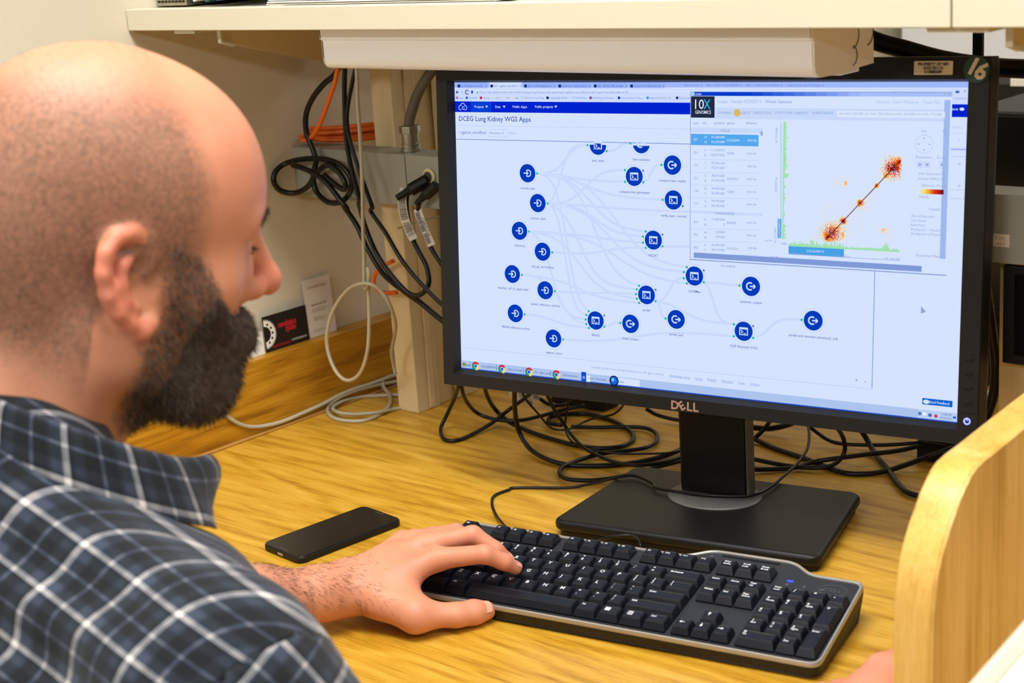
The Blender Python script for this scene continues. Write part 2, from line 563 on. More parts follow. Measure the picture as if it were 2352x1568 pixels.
def card(pl, pr, h, m, name, label, off=0.0):
    """a card standing on the splash ledge and leaning on the wall; pl, pr: bottom corners (y, z)"""
    a = Vector((-.5275 + off, pl[0], pl[1])); b = Vector((-.5275 + off, pr[0], pr[1]))
    ux = (b - a).normalized(); n = ux.cross(CARD_UP).normalized(); up = n.cross(ux)
    mt = Matrix.Identity(4)
    for i in range(3):
        mt[i][0] = ux[i]; mt[i][1] = up[i]; mt[i][2] = n[i]; mt[i][3] = a[i]
    w = (b - a).length
    r = empty(name, tuple((a + b) / 2), label, 'card', 'business cards on the wooden ledge')
    MB().box(0, w, 0, h, -.0003, .0003, mt).build('card_stock', m, r)
    return r, mt, w


r1, mt1, w1 = card((.1955, .1), (.2715, .1), .048, 'card_black', 'business_card', 'black business card with a white gear and red lettering')
FW = lambda x, y: mt1 @ Matrix.Translation((x, y, .0005))
text('revolution', .0115, FW(w1 * .535, .0315), 'red', r1, 'red_lettering', width=.031, bold=.0003)
text('cycles', .0115, FW(w1 * .60, .0245), 'red', r1, 'red_lettering', width=.0185, bold=.0003)
text('DISCOVER THE REVOLUTION', .0045, FW(w1 * .345, .0055), 'red', r1, 'red_lettering', width=.031)
text('| revolutioncycles.com', .0052, FW(w1 * .76, .0075), 'ink_white', r1, 'white_lettering', width=.0265)
gr = MB(); N = 40
pts_o = []; pts_i = []
for i in range(N + 1):
    a = math.radians(-88 + 176 * i / N)
    ro = .0205 if i % 2 else .0175
    pts_o.append((.0005 + ro * math.cos(a), .0245 + ro * math.sin(a))); pts_i.append((.0005 + .0105 * math.cos(a), .0245 + .0105 * math.sin(a)))
for i in range(N):
    gr.add([mt1 @ Vector((p[0], p[1], .0005)) for p in (pts_i[i], pts_o[i], pts_o[i + 1], pts_i[i + 1])], [(0, 1, 2, 3)])
gr.build('gear_print', 'ink_white', r1)
for a in (-62, -30, 0, 30, 62):
    c = (.0005 + .0137 * math.cos(math.radians(a)), .0245 + .0137 * math.sin(math.radians(a)))
    MB().lathe([(.0017, .0006), (.0017, .00065)], 12, mt1 @ Matrix.Translation((c[0], c[1], 0))).build('gear_hole', 'card_black', r1)
r2, mt2, w2 = card((.2725, .1005), (.3215, .1005), .079, 'card_grey', 'business_card', 'pale upright business card beside the black card', -.0012)
FW = lambda x, y: mt2 @ Matrix.Translation((x, y, .0005))
for s, x, y, sz, wd, mm in (('SevenBridges', .026, .068, .0065, .031, 'ink_pale'), ('Andrew Gruen, PhD', .0235, .0435, .0046, .0265, 'ink'),
                            ('Seven Bridges Genomics', .0235, .0375, .004, .0255, 'ink_pale'), ('Director of Marketing', .021, .0345, .004, .021, 'ink_pale'),
                            ('ag@sbgenomics.com', .0215, .0255, .004, .0215, 'ink_pale'), ('+1 (857) 415-4362', .0205, .0222, .004, .020, 'ink_pale'),
                            ('http://www.sbgenomics.com', .023, .0085, .004, .030, 'ink_pale')):
    text(s, sz, FW(x, y), mm, r2, 'lettering', width=wd)
lf = MB()
for a in (0, 1):
    lf.tube([mt2 @ Vector((.0068 + a * .0018 + .0012 * math.sin(t), .0655 + .0045 * t / 3.1, .0005)) for t in (0, .8, 1.6, 2.4, 3.1)], .00025, 5)
lf.build('leaf_logo', 'ink_pale', r2)
card((.168, .1), (.1935, .1), .03, 'paper', 'business_card', 'white card at the left of the black card, mostly hidden', -.001)

# ------------------------------------------------------------------ phone
pc = Vector((-.1622, -.0363, 0)); PA = 1.4698
phm = Matrix.Translation(pc) @ Matrix.Rotation(PA, 4, 'Z')
ph = empty('smartphone', label='black smartphone lying face up on the desk', cat='phone', matrix=phm)
MB().prism(rrect(-.0695, .0695, -.0345, .0345, .009), .0004, .0072).build('body', 'black', ph, bevel=.0016, seg=3)
MB().prism(rrect(-.0685, .0685, -.0335, .0335, .0085), .0072, .0078).build('glass', 'black_gloss', ph, bevel=.0003)
MB().prism(rrect(-.0648, -.0634, -.0075, .0075, .0006), .00778, .0079).build('speaker_grille', 'dark_grey', ph)
MB().prism(rrect(.0634, .0648, -.0075, .0075, .0006), .00778, .0079).build('speaker_grille', 'dark_grey', ph)
MB().box(-.0698, -.069, -.0045, .0045, .0026, .0050).build('charging_port', 'silver', ph)
MB().lathe([(.0017, 0), (.0017, .0006)], 14, Matrix.Translation((-.0692, -.018, .0038)) @ Matrix.Rotation(math.radians(-90), 4, 'Y')).build('headphone_jack', 'black_gloss', ph)

# ------------------------------------------------------------------ computer monitor
MC = Vector((.1519, .1998, .307)); MYA, MT = .16034, .09105
ux = Vector((math.cos(MYA), math.sin(MYA), 0)); nn = Vector((-math.sin(MYA), math.cos(MYA), 0))
uz = Vector((0, 0, math.cos(MT))) + nn * math.sin(MT); nb = uz.cross(ux)
MM = Matrix.Identity(4)
for i in range(3):
    MM[i][0] = ux[i]; MM[i][1] = nb[i]; MM[i][2] = uz[i]; MM[i][3] = MC[i]
mon = empty('computer_monitor', label='large black monitor with a glowing blue-white workflow screen', cat='monitor', matrix=MM)
XL, XR, ZB, ZT = -.297, .302, -.1757, .1805
SW, SH = .280, .1580          # half screen
# bezel: four mitred bars sloping to the screen
bz = MB()
o_ = [(XL, ZB), (XR, ZB), (XR, ZT), (XL, ZT)]
i_ = [(-SW - .0025, -SH - .0035), (SW + .0025, -SH - .0035), (SW + .0025, SH + .0025), (-SW - .0025, SH + .0025)]
s_ = [(-SW, -SH), (SW, -SH), (SW, SH), (-SW, SH)]
ring = lambda P, y: [(x, y, z) for x, z in P]
ro = []
for P, y in ((o_, .012), (o_, -.0095), ([(x * .9967, z * .9945) for x, z in o_], -.012), (i_, -.012), (s_, -.0015), (s_, .003)):
    ro += ring(P, y)
fs = []
for k in range(5):
    for i in range(4):
        j = (i + 1) % 4
        fs.append((k * 4 + i, k * 4 + j, (k + 1) * 4 + j, (k + 1) * 4 + i))
bz.add(ro, fs)
bz.build('bezel', 'bezel', mon)
MB().prism(rrect(XL + .001, XR - .001, ZB + .001, ZT - .001, .004), .012, .0225, axis=1).build('rear_rim', 'dark_grey', mon, bevel=.003)
MB().prism(rrect(-.21, .21, -.13, .13, .02), .022, .048, axis=1).build('rear_housing', 'black', mon, bevel=.008)
scr_emit = emit_attr('screen_glow', 1.0)
panel = Print()
panel.quad([(-SW, 0, -SH), (SW, 0, -SH), (SW, 0, SH), (-SW, 0, SH)], (213, 227, 255))
screen = panel.finish('screen', scr_emit, mon)


def scr(px, py):
    v = RIGHT * ((px - W_ / 2) / F_) + DOWN * ((py - H_ / 2) / F_) + FWD
    v = Vector(v); c = Vector(CAM)
    k = (MC - c).dot(nb) / v.dot(nb)
    q = c + v * k - MC
    return q.dot(ux), q.dot(uz)


A = lambda x, y: scr(1030 + x / 3.647, 170 + y / 3.647)
B = lambda x, y: scr(1570 + x / 3.266, 170 + y / 3.266)
C = lambda x, y: scr(1040 + x / 3.92, 580 + y / 3.92)
D = lambda x, y: scr(1620 + x / 3.675, 580 + y / 3.675)
PXU = .316 / 1440
LAY = {}


def layer(n):
    if n not in LAY:
        LAY[n] = Print()
    return LAY[n]


def rect(n, a, b, col, d=1):
    (x0, z0), (x1, z1) = a, b
    x0 = max(-SW, x0); x1 = min(SW, x1)
    y = -.00012 * d
    layer(n).quad([(x0, y, z1), (x1, y, z1), (x1, y, z0), (x0, y, z0)], col)


def disc(n, c, r, col, d=1, zmax=None, k=28, rz=None):
    y = -.00012 * d
    pts = []
    for i in range(k):
        a = 2 * math.pi * i / k
        z = c[1] + (rz or r) * math.sin(a)
        if zmax is not None:
            z = min(z, zmax)
        pts.append((c[0] + r * math.cos(a), y, z))
    layer(n).quad(pts, col)


def line(n, pts, w, col, d=1):
    y = -.00012 * d
    for i in range(len(pts) - 1):
        p = Vector(pts[i]); q = Vector(pts[i + 1]); t = q - p
        if t.length < 1e-7:
            continue
        nrm = Vector((-t.y, t.x)).normalized() * (w / 2)
        layer(n).quad([(v.x, y, v.y) for v in (p - nrm, q - nrm, q + nrm, p + nrm)], col)


def arc(n, c, r, a0, a1, w, col, d=1):
    line(n, [(c[0] + r * math.cos(math.radians(a0 + (a1 - a0) * i / 14)), c[1] + r * math.sin(math.radians(a0 + (a1 - a0) * i / 14))) for i in range(15)], w, col, d)


def st(n, s, c, size, col, d=3, width=None, align='CENTER', rot=0, bold=0, shear=0):
    m = Matrix.Translation((c[0], -.00012 * d, c[1])) @ Matrix.Rotation(math.radians(90), 4, 'X') @ Matrix.Rotation(math.radians(rot), 4, 'Z')
    text(s, size * PXU, m, None, None, width=width, align=align, bold=bold, shear=shear, col=col, out=layer(n))


def st2(n, s, a, b, size, col, d=3, bold=0, shear=0):
    """text fitted between two points of the screen"""
    st(n, s, ((a[0] + b[0]) / 2, (a[1] + b[1]) / 2), size, col, d, width=abs(b[0] - a[0]), bold=bold, shear=shear)


INK = (70, 104, 190); PALE = (120, 150, 215); NAVY = (0, 34, 205); NODE = (0, 58, 184)
# browser window
br = 'browser_window'
rect(br, (-SW, SH), B(2150, 102), (160, 184, 250), 1)
for k, (x0, x1, s) in enumerate(((70, 338, '01 STAR Alignment and Do..'), (345, 622, 'Edit - cgpbox_workflow'), (628, 910, 'Edit - 01 STAR Alignment w'), (915, 1205, 'Dashboard - Cancer Cell Li'), (1212, 1510, 'Files - RD125_VEG_workflo'), (1517, 1822, 'VarScan2 Workflow from B'))):
    p = A(x0, 75); q = A(x1, 117)
    rect(br, (p[0], SH), (q[0] - .0012, q[1]), (206, 221, 255) if k == 1 else (150, 176, 248), 2)
    rect(br, A(x0 + 8, 88), A(x0 + 30, 112), (10, 40, 110), 3)
    st2(br, s, A(x0 + 36, 100), A(x1 - 45, 100), 13, (60, 90, 180), 4)
    st(br, 'x', A(x1 - 18, 100), 14, (50, 70, 150), 4)
for x0, x1, s in ((-60, 145, 'sbgenomics.com'), (165, 440, 'Apps - ICGC-TCGA DREAM'), (465, 745, 'Edit - VarScan2 workflow'), (775, 1060, 'https://teamcgc.shinyapps')):
    st2(br, s, B(max(x0, 0) + 5, 85), B(x1 - 25, 82), 12, (96, 122, 205), 4)
    st(br, 'x', B(x1 - 8, 84), 14, (60, 80, 170), 4)
rect(br, (-SW, A(60, 118)[1]), (SW, A(60, 227)[1]), (205, 219, 255), 1)
line(br, [A(68, 152), A(86, 152)], .0012, (40, 70, 170), 4); line(br, [A(76, 143), A(67, 152), A(76, 161)], .0012, (40, 70, 170), 4)
line(br, [A(108, 152), A(126, 152)], .001, (160, 180, 235), 4)
arc(br, A(158, 152), .0022, 40, 320, .0011, (40, 70, 170), 4)
line(br, [A(190, 152), A(200, 140), A(210, 152)], .0012, (40, 70, 170), 4)
rect(br, A(194, 150), A(206, 165), (40, 70, 170), 4)
rect(br, A(225, 133), B(1560, 140), (216, 228, 255), 2)
rect(br, A(238, 146), A(252, 165), (90, 200, 160), 4)
st2(br, 'https://cgc.sbgenomics.com/u/dave/dceg-lung-kidney-wgs-apps/apps/cgpbox-workflow/edit/?type=workflow&rev=0', A(262, 152), A(1505, 150), 16, (110, 140, 215), 4)
for x0, x1, s, c in ((92, 126, 'Apps', (160, 120, 200)), (173, 243, 'RStudio04', (50, 110, 220)), (292, 350, 'teamcgc', (190, 40, 90)), (397, 434, 'more', (215, 220, 215)), (482, 513, 'shell', (215, 220, 215)), (560, 587, 'sbg', (215, 220, 215)), (636, 802, 'HelloWorld I am Teddy', (190, 205, 245)), (850, 1015, 'ionadmin@1cjhc42: ~', (10, 30, 90)), (1066, 1160, 'Nicole White', (190, 205, 245)), (1210, 1390, 'Evaluating the Evaluat..', (150, 60, 140)), (1448, 1630, 'The landscape of the g..', (30, 50, 200)), (1688, 1870, 'sbgenomics:rd161_10..', (60, 150, 235)), (1935, 2025, 'Reset prope', (30, 40, 120))):
    rect(br, A(x0 - 28, 188), A(x0 - 8, 210), c, 3)
    st2(br, s, A(x0, 200), A(x1, 200), 12.5, (95, 125, 200), 4)
st(br, '=', B(2112, 132), 20, (70, 100, 190), 4); rect(br, B(2042, 125), B(2070, 143), (60, 90, 190), 4)
st2(br, 'r bookmarks', B(2022, 183), B(2125, 183), 12, PALE, 4)
# page header
rect(br, (-SW, A(60, 228)[1]), (SW, A(60, 318)[1]), NAVY, 2)
rect(br, A(190, 230), A(360, 318), (0, 62, 214), 3)
cx = A(123, 275)
for dx, dz, r, a0, a1 in ((-.0029, -.0008, .0024, 60, 290), (0, .0012, .0028, 10, 175), (.0030, -.0008, .0023, -110, 110)):
    arc(br, (cx[0] + dx, cx[1] + dz), r, a0, a1, .0006, (214, 226, 255), 5)
arc(br, (cx[0] + .0006, cx[1] - .0012), .0015, 20, 330, .0006, (214, 226, 255), 5)
for s, x0, x1 in (('Projects', 220, 298), ('Data', 393, 438), ('Public Apps', 541, 660), ('Public projects', 728, 878)):
    st2(br, s, A(x0, 274), A(x1, 275), 17, (210, 224, 255), 5, bold=.00002)
for x in (322, 469, 902):
    p = A(x, 273)
    layer(br).quad([(p[0] - .0017, -.0006, p[1] + .001), (p[0], -.0006, p[1] - .0014), (p[0] + .0017, -.0006, p[1] + .001)], (210, 224, 255))
st2(br, 'ave', B(2014, 262), B(2060, 264), 15, (214, 228, 255), 5, bold=.00003)
disc(br, B(2090, 263), .0022, (214, 228, 255), 5, rz=.0014)
st2(br, 'DCEG Lung Kidney WGS Apps', A(90, 375), A(690, 380), 34, (36, 74, 168), 4, bold=.00006)
line(br, [A(66, 430), (SW, A(66, 430)[1])], .0004, (186, 204, 246), 3)
st2(br, 'cgpbox_workflow', A(105, 488), A(318, 490), 22, (84, 116, 200), 4)
st(br, '<', A(90, 488), 16, INK, 4)
p, q = A(338, 462), A(496, 524)
line(br, [(p[0], p[1]), (q[0], p[1]), (q[0], q[1]), (p[0], q[1]), (p[0], p[1])], .0004, (180, 198, 244), 3)
st2(br, 'Revision: 0', A(352, 494), A(464, 495), 16, (86, 116, 200), 4); st2(br, 'Edited', A(506, 494), A(568, 494), 16, (150, 174, 228), 4)
line(br, [A(64, 545), (SW, A(64, 545)[1])], .0007, (112, 140, 214), 3)
# right column of the page behind the window
st2(br, 'Notes', B(2022, 400), B(2090, 400), 17, (172, 192, 238), 3)
line(br, [D(1432, 140), D(1408, 1145)], .0008, (130, 156, 222), 3)
line(br, [(-SW, C(90, 852)[1]), (D(1408, 1100)[0], C(90, 852)[1])], .0004, (180, 198, 240), 3)
for y, s in ((490, '-'), (670, 'o'), (750, '.'), (835, 'o')):
    st(br, s, B(2070, y), 20, (110, 136, 210), 3)
for y in (555, 617, 865, 932):
    line(br, [B(2005, y), (SW, B(2005, y)[1])], .0004, (168, 186, 232), 3)
st(br, '+', D(1277, 1078), 22, (40, 70, 160), 3); st(br, '-', D(1350, 1085), 26, (40, 70, 160), 3)
rect(br, D(1833, 1225), D(2087, 1305), (0, 98, 206), 3)
st2(br, 'Send Feedback', D(1890, 1260), D(2066, 1275), 17, (206, 226, 255), 5, bold=.00002)
disc(br, D(1866, 1257), .0030, (214, 230, 255), 5, rz=.0020)
p = D(1822, 450)
layer(br).quad([(p[0], -.0005, p[1]), (p[0], -.0005, p[1] - .0072), (p[0] + .005, -.0005, p[1] - .005)], (150, 166, 214))
st2(br, 'Copyright (c) 2016 Seven Bridges Genomics, Inc. All rights reserved.', C(1248, 1030), C(1898, 1096), 13, (124, 150, 212), 4)
for s, a, b in (('Knowledge Center', C(1955, 1110), C(2140, 1120)), ('Forum', C(2185, 1133), C(2248, 1138)), ('Policies', D(20, 1070), D(95, 1075)), ('Data Use', D(140, 1083), D(232, 1090)), ('Terms', D(278, 1097), D(334, 1102)), ('Contact', D(381, 1107), D(458, 1112))):
    st2(br, s, a, b, 13, (110, 138, 206), 4)
    line(br, [(a[0], (a[1] + b[1]) / 2 - .0016), (b[0], (a[1] + b[1]) / 2 - .0016)], .0003, (110, 138, 206), 4)
# workflow graph
wf = 'workflow_graph'
RN = .0098
nodes = []


def node(c, s, lab, kind, size=15, wd=None, zmax=None):
    disc(wf, c, RN * 1.22, (196, 213, 252), 2, zmax)
    disc(wf, c, RN * 1.16, (213, 227, 255), 3, zmax)
    disc(wf, c, RN, NODE, 4, zmax)
    Wc = (206, 224, 255)
    if kind == 'in':
        arc(wf, (c[0] + .0008, c[1]), .0034, -130, 130, .0012, Wc, 6)
        line(wf, [(c[0] - .0046, c[1]), (c[0] + .0008, c[1])], .0012, Wc, 6)
        line(wf, [(c[0] - .0012, c[1] + .0021), (c[0] + .001, c[1]), (c[0] - .0012, c[1] - .0021)], .0011, Wc, 6)
    elif kind == 'out':
        arc(wf, (c[0] - .001, c[1]), .0036, 55, 305, .0015, Wc, 6)
        line(wf, [(c[0] - .001, c[1]), (c[0] + .0045, c[1])], .0013, Wc, 6)
        line(wf, [(c[0] + .0025, c[1] + .0021), (c[0] + .0048, c[1]), (c[0] + .0025, c[1] - .0021)], .0012, Wc, 6)
    else:
        rect(wf, (c[0] - .0047, c[1] + .0040), (c[0] + .0047, c[1] - .0040), Wc, 5)
        rect(wf, (c[0] - .0037, c[1] + .0020), (c[0] + .0037, c[1] - .0031), NODE, 6)
        line(wf, [(c[0] - .0027, c[1] + .0012), (c[0] - .0008, c[1] - .0005), (c[0] - .0027, c[1] - .0021)], .0009, Wc, 7)
        line(wf, [(c[0] - .0002, c[1] - .0022), (c[0] + .0024, c[1] - .0022)], .0008, Wc, 7)
    if s:
        st(wf, s, lab, size * 1.08, (66, 96, 180), 4, width=wd, bold=.00002)


def wire(a, b):
    pts = []
    mx = a[0] + (b[0] - a[0]) * random.uniform(.3, .62)
    for i in range(25):
        t = i / 24
        k = 1 / (1 + math.exp(-(t - .5) * 11)); k = (k - .00407) / (1 - .00814)
        x = a[0] + (b[0] - a[0]) * t
        w = (b[0] - a[0])
        tt = (t - (mx - a[0]) / w) * 9
        k = 1 / (1 + math.exp(-tt)); k0 = 1 / (1 + math.exp((mx - a[0]) / w * 9)); k1 = 1 / (1 + math.exp(-(1 - (mx - a[0]) / w) * 9))
        pts.append((x, a[1] + (b[1] - a[1]) * (k - k0) / (k1 - k0)))
    line(wf, pts, .0018, (184, 203, 246), 1)
    line(wf, pts, .0010, (208, 223, 255), 1.5)


ZTOP = A(64, 566)[1]
P_ = dict(nb=A(745, 832), tb=A(833, 1083), rf=A(678, 1318), sn=A(871, 1493), cv=C(624, 200), pr=C(922, 347), bra=C(650, 554), vg=C(996, 781),
          bs=A(1168, 595), cg1=A(1481, 803), cg2=A(1482, 903), vb=A(1797, 1052), as1=A(1655, 1318), as2=A(1632, 1360), as3=A(1632, 1411), as4=A(1655, 1455),
          cm1=C(2110, 130), cm2=C(2082, 174), cm3=C(2082, 230), cm4=C(2110, 277), pi1=C(1680, 297), pi2=C(1660, 330), pi3=C(1652, 373), pi4=C(1660, 414), pi5=C(1680, 452),
          br1=C(1226, 527), br2=C(1205, 560), br3=C(1198, 602), br4=C(1205, 643), br5=C(1228, 678), pio=C(1828, 436), pb=C(1918, 592), bro=C(1366, 666), bo=C(1510, 632),
          cmo=C(2262, 266), co=D(291, 277), cg=D(243, 604), cgb=D(243, 705), cgo=D(406, 719), pv=D(815, 566), bso=A(1328, 645), bst=A(1527, 580), cgg=A(1634, 906), cbr=A(1787, 760), aso=A(1795, 1442), w1=A(2025, 1447), w2=A(2025, 1155))
for a, b in (('nb', 'bs'), ('nb', 'cg2'), ('nb', 'vb'), ('nb', 'as1'), ('nb', 'cm1'), ('nb', 'pi1'), ('nb', 'br1'), ('tb', 'bs'), ('tb', 'cg1'), ('tb', 'as2'), ('tb', 'cm2'), ('tb', 'pi2'), ('tb', 'br2'), ('tb', 'w2'),
             ('rf', 'as3'), ('rf', 'cm4'), ('rf', 'pi4'), ('rf', 'br3'), ('sn', 'as4'), ('cv', 'pi5'), ('cv', 'br4'), ('pr', 'pi3'), ('bra', 'br5'), ('vg', 'cgb'), ('pio', 'cm3'), ('pio', 'pb'), ('pio', 'cg'), ('bro', 'bo'), ('cmo', 'co'), ('cmo', 'cg'), ('cgo', 'pv'), ('bso', 'bst'), ('cgg', 'cbr'), ('aso', 'w1')):
    wire(P_[a], P_[b])
for k, p in P_.items():
    if k not in ('w1', 'w2'):
        disc(wf, p, .0013, (20, 186, 150), 5, k=10)
for p in (A(1634, 808), A(1965, 1105), A(1795, 1344), C(1828, 333), C(1366, 565), C(2262, 160), D(406, 619)):
    disc(wf, p, .0012, (100, 120, 190), 5, k=10)
node(A(664, 830), 'normal_bam', A(667, 957), 'in'); node(A(750, 1080), 'tumour_bam', A(753, 1209), 'in'); node(A(597, 1312), 'reference', A(600, 1437), 'in')
node(A(790, 1487), 'snp_gc_corrections', C(812, 128), 'in'); node(A(1254, 597), 'bam_stats', A(1254, 725), 'tool', zmax=ZTOP); node(A(1617, 583), 'bam statistics', A(1617, 716), 'out', zmax=ZTOP)
node(A(1878, 762), 'compare bam results', A(1878, 894), 'out'); node(A(1558, 857), 'compare bam genotypes', A(1560, 989), 'tool'); node(A(1886, 1054), 'verify_bam - normal', A(1888, 1188), 'tool'); node(A(1718, 1390), 'ASCAT', A(1718, 1520), 'tool')
node(C(538, 192), 'caveman_ref_hi_depth_bed', C(542, 324), 'in'); node(C(834, 338), 'pindel_reference_archive', C(837, 471), 'in'); node(C(565, 546), 'BRASS reference archive', C(568, 676), 'in'); node(C(909, 772), 'vagrent_cahce', C(912, 903), 'in')
node(C(1288, 610), 'BRASS', C(1290, 743), 'tool'); node(C(1602, 640), 'brass_output', C(1603, 776), 'out'); node(C(1746, 380), 'pindel', C(1746, 518), 'tool'); node(C(2013, 600), 'pindel_bed', C(2013, 738), 'out'); node(C(2177, 210), 'CaVEMan', C(2178, 350), 'tool')
node(D(387, 284), 'caveman_output', D(387, 418), 'out'); node(D(325, 663), 'CGP Annotate VCFs', D(326, 796), 'tool'); node(D(912, 573), 'pindel and caveman annotated_vcfs', D(912, 711), 'out')
st(wf, 'cnv_outputs', D(192, 112), 15, (96, 126, 200), 4)
# taskbar
tb = 'taskbar'
zt = C(90, 968)[1]
rect(tb, (-SW, zt), (SW, -SH), (172, 196, 238), 2)
rect(tb, (-SW, -SH + .0012), (SW, -SH), (40, 80, 190), 3)
st2(tb, 'Start', C(117, 1012), C(160, 1012), 17, (30, 44, 100), 5, bold=.00003)
disc(tb, C(104, 1006), .0024, (200, 90, 60), 4); disc(tb, C(108, 1010), .0016, (90, 180, 110), 5)
for cxx, cy, s, x1 in ((208, 1020, 'ionadmin@ABECW52:..', 405), (446, 1047, 'graph sevenbridges -..', 645), (689, 1073, 'Edit - cgpbox_workfl...', 890), (936, 1098, 'https://teamcgc.shin...', 1140)):
    c = C(cxx, cy)
    line(tb, [(c[0] - .0072, zt - .001), (c[0] - .0072, -SH + .002)], .0006, (90, 120, 190), 4)
    for k, col in enumerate(((196, 60, 64), (232, 214, 120), (30, 150, 96))):
        y = -.00012 * 5
        pts = [(c[0], y, c[1])] + [(c[0] + .0050 * math.cos(math.radians(30 + (k * -120) + 12 * i)), y, c[1] + .0050 * math.sin(math.radians(30 + (k * -120) + 12 * i))) for i in range(11)]
        layer(tb).quad(pts, col)
    disc(tb, c, .0024, (206, 222, 255), 6, k=16); disc(tb, c, .0018, (30, 90, 230), 7, k=16)
    st2(tb, s, (c[0] + .0075, c[1]), C(x1, cy + 12), 14, (50, 70, 130), 5)
c = C(1182, 1124); rect(tb, (c[0] - .003, c[1] + .0062), (c[0] + .003, c[1] - .0062), (20, 80, 200), 5); st(tb, 'O', c, 18, (220, 232, 255), 6, bold=.00003)
rect(tb, (c[0] + .003, c[1] + .003), (c[0] + .008, c[1] - .004), (225, 232, 250), 5)
st2(tb, 'Inbox - robersonidw...', C(1225, 1130), C(1392, 1146), 14, (50, 70, 130), 5)
c = C(1454, 1152); rect(tb, C(1420, 1118), (C(1685, 1150)[0], -SH + .0015), (216, 228, 255), 4)
disc(tb, c, .0055, (6, 20, 80), 5); disc(tb, c, .0042, (30, 100, 220), 6); disc(tb, (c[0] - .0012, c[1] + .001), .0018, (120, 200, 240), 7)
st2(tb, 'Loupe', C(1487, 1158), C(1543, 1162), 14, (40, 50, 120), 6)
rect(tb, (D(1797, 1330)[0], zt), (SW, -SH + .0012), (184, 206, 242), 3)
st2(tb, '12:08 PM', D(1994, 1363), D(2078, 1370), 14, (70, 92, 150), 5); st2(tb, '8/22/2016', D(1984, 1393), D(2078, 1400), 14, (70, 92, 150), 5)
for x, y, cc in ((1812, 1356, (90, 120, 190)), (1852, 1360, (236, 240, 252)), (1898, 1370, (80, 100, 160)), (1948, 1378, (210, 60, 110))):
    disc(tb, D(x, y), .0018, cc, 5, k=10)
rect(tb, D(2092, 1380), D(2118, 1400), (20, 90, 220), 5)
# second program window
lw = 'genome_window'
p0 = B(58, 135); p1 = B(1972, 1500)
rect(lw, (p0[0] - .0006, p0[1] + .0006), (B(2015, 135)[0] + .0004, B(58, 1388)[1] - .0006), (120, 144, 210), 8)
X1 = B(2012, 400)[0]; Z0 = B(58, 1386)[1]
rect(lw, p0, (X1, Z0), (214, 228, 255), 9)
xs0, xs1 = p0[0], X1
for k in range(24):
    t0, t1 = k / 24, (k + 1) / 24
    f = max(0, min(1, (t0 - .2) / .45))
    col = tuple(int(a + (b - a) * f) for a, b in zip((0, 56, 206), (164, 190, 250)))
    rect(lw, (xs0 + (xs1 - xs0) * t0, p0[1]), (xs0 + (xs1 - xs0) * t1, B(58, 163)[1]), col, 10)
st2(lw, 'Loupe', B(86, 148), B(138, 149), 14, (226, 234, 255), 12, bold=.00002); disc(lw, B(71, 147), .0022, (150, 210, 255), 12)
for x in (1935, 1965, 1998):
    rect(lw, B(x - 14, 140), B(x + 12, 158), (178, 196, 236), 11); st(lw, {1935: '_', 1965: 'o', 1998: 'x'}[x], B(x, 148), 14, (70, 90, 160), 12)
rect(lw, B(60, 166), B(237, 328), (34, 42, 66), 11)
st2(lw, '10', B(84, 230), B(150, 230), 62, (224, 234, 255), 12); st2(lw, 'X', B(156, 230), B(206, 230), 62, (70, 180, 240), 12)
st2(lw, 'GENOMICS', B(92, 286), B(210, 288), 21, (220, 232, 255), 12, bold=.00002)
st2(lw, 'Loupe - Sample SCD029-3 -', B(262, 206), B(604, 207), 21, (150, 176, 226), 12); st2(lw, 'Whole Genome', B(616, 207), B(818, 208), 21, (112, 142, 210), 12)
st2(lw, 'History - New Window - Open File...', B(1452, 208), B(1948, 212), 21, (170, 192, 238), 12)
rect(lw, B(238, 252), (X1 - .004, B(238, 335)[1]), (200, 216, 250), 10)
for s, x0, x1 in (('SUMMARY', 262, 368), ('ALERTS', 427, 502), ('HAPLOTYPES', 527, 664), ('STRUCTURAL VARIANTS', 688, 940), ('LINKED-READS', 964, 1126)):
    st2(lw, s, B(x0, 290), B(x1, 293), 15.5, (128, 156, 220), 12)
disc(lw, B(406, 290), .0036, (216, 186, 90), 12)
rect(lw, B(1155, 276), (X1 - .006, B(1155, 322)[1]), (220, 232, 255), 11)
st2(lw, 'chr14:41,505,000-chr14:41,705,000;chr14:41,575,000-chr14:41,775,000', B(1172, 298), B(1942, 301), 15.5, (140, 164, 222), 12)
for s, x in (('qual', 97), ('chr', 161), ('position', 275), ('genes', 360), ('distance', 513)):
    st(lw, s, B(x, 367), 16, (112, 140, 206), 12)
rect(lw, B(60, 400), B(596, 445), (200, 216, 250), 10); st(lw, 'CALLS', B(315, 424), 16, (112, 140, 206), 12)
rect(lw, B(60, 447), B(566, 542), (84, 168, 238), 11)
rect(lw, B(60, 1020), B(596, 1066), (200, 216, 250), 10); st(lw, 'CANDIDATES', B(312, 1046), 16, (112, 140, 206), 12)
rows = [(490, '201', '14', '14', '41,600,000', '41,670,000', 'LOC6449..', '60.0 Kb'), (588, '201', '3', '8', '111,274,072', '128,533,816', 'CD96', 'inter chr'), (685, '173', '1', '1', '72,766,324', '72,811,837', '-', '45.5 Kb'),
        (780, '121', '11', '8', '38,810,000', '52,730,000', 'PCMTD1', 'inter chr'), (876, '118', '15', '7', '40,850,000', '26,250,000', 'CBX3', 'inter chr'), (970, '114', '3', '6', '96,520,000', '58,640,000', '-', 'inter chr'),
        (1108, '667', '21', 'alt', '11,020,000', '0', 'BAGE2', 'inter chr'), (1203, '765', 'alt', 'alt', '120,000', '140,000', '-', 'inter chr'), (1300, '682', '9', '9', '66,450,000', '68,410,000', 'LINC014..', '1.95 Mb')]
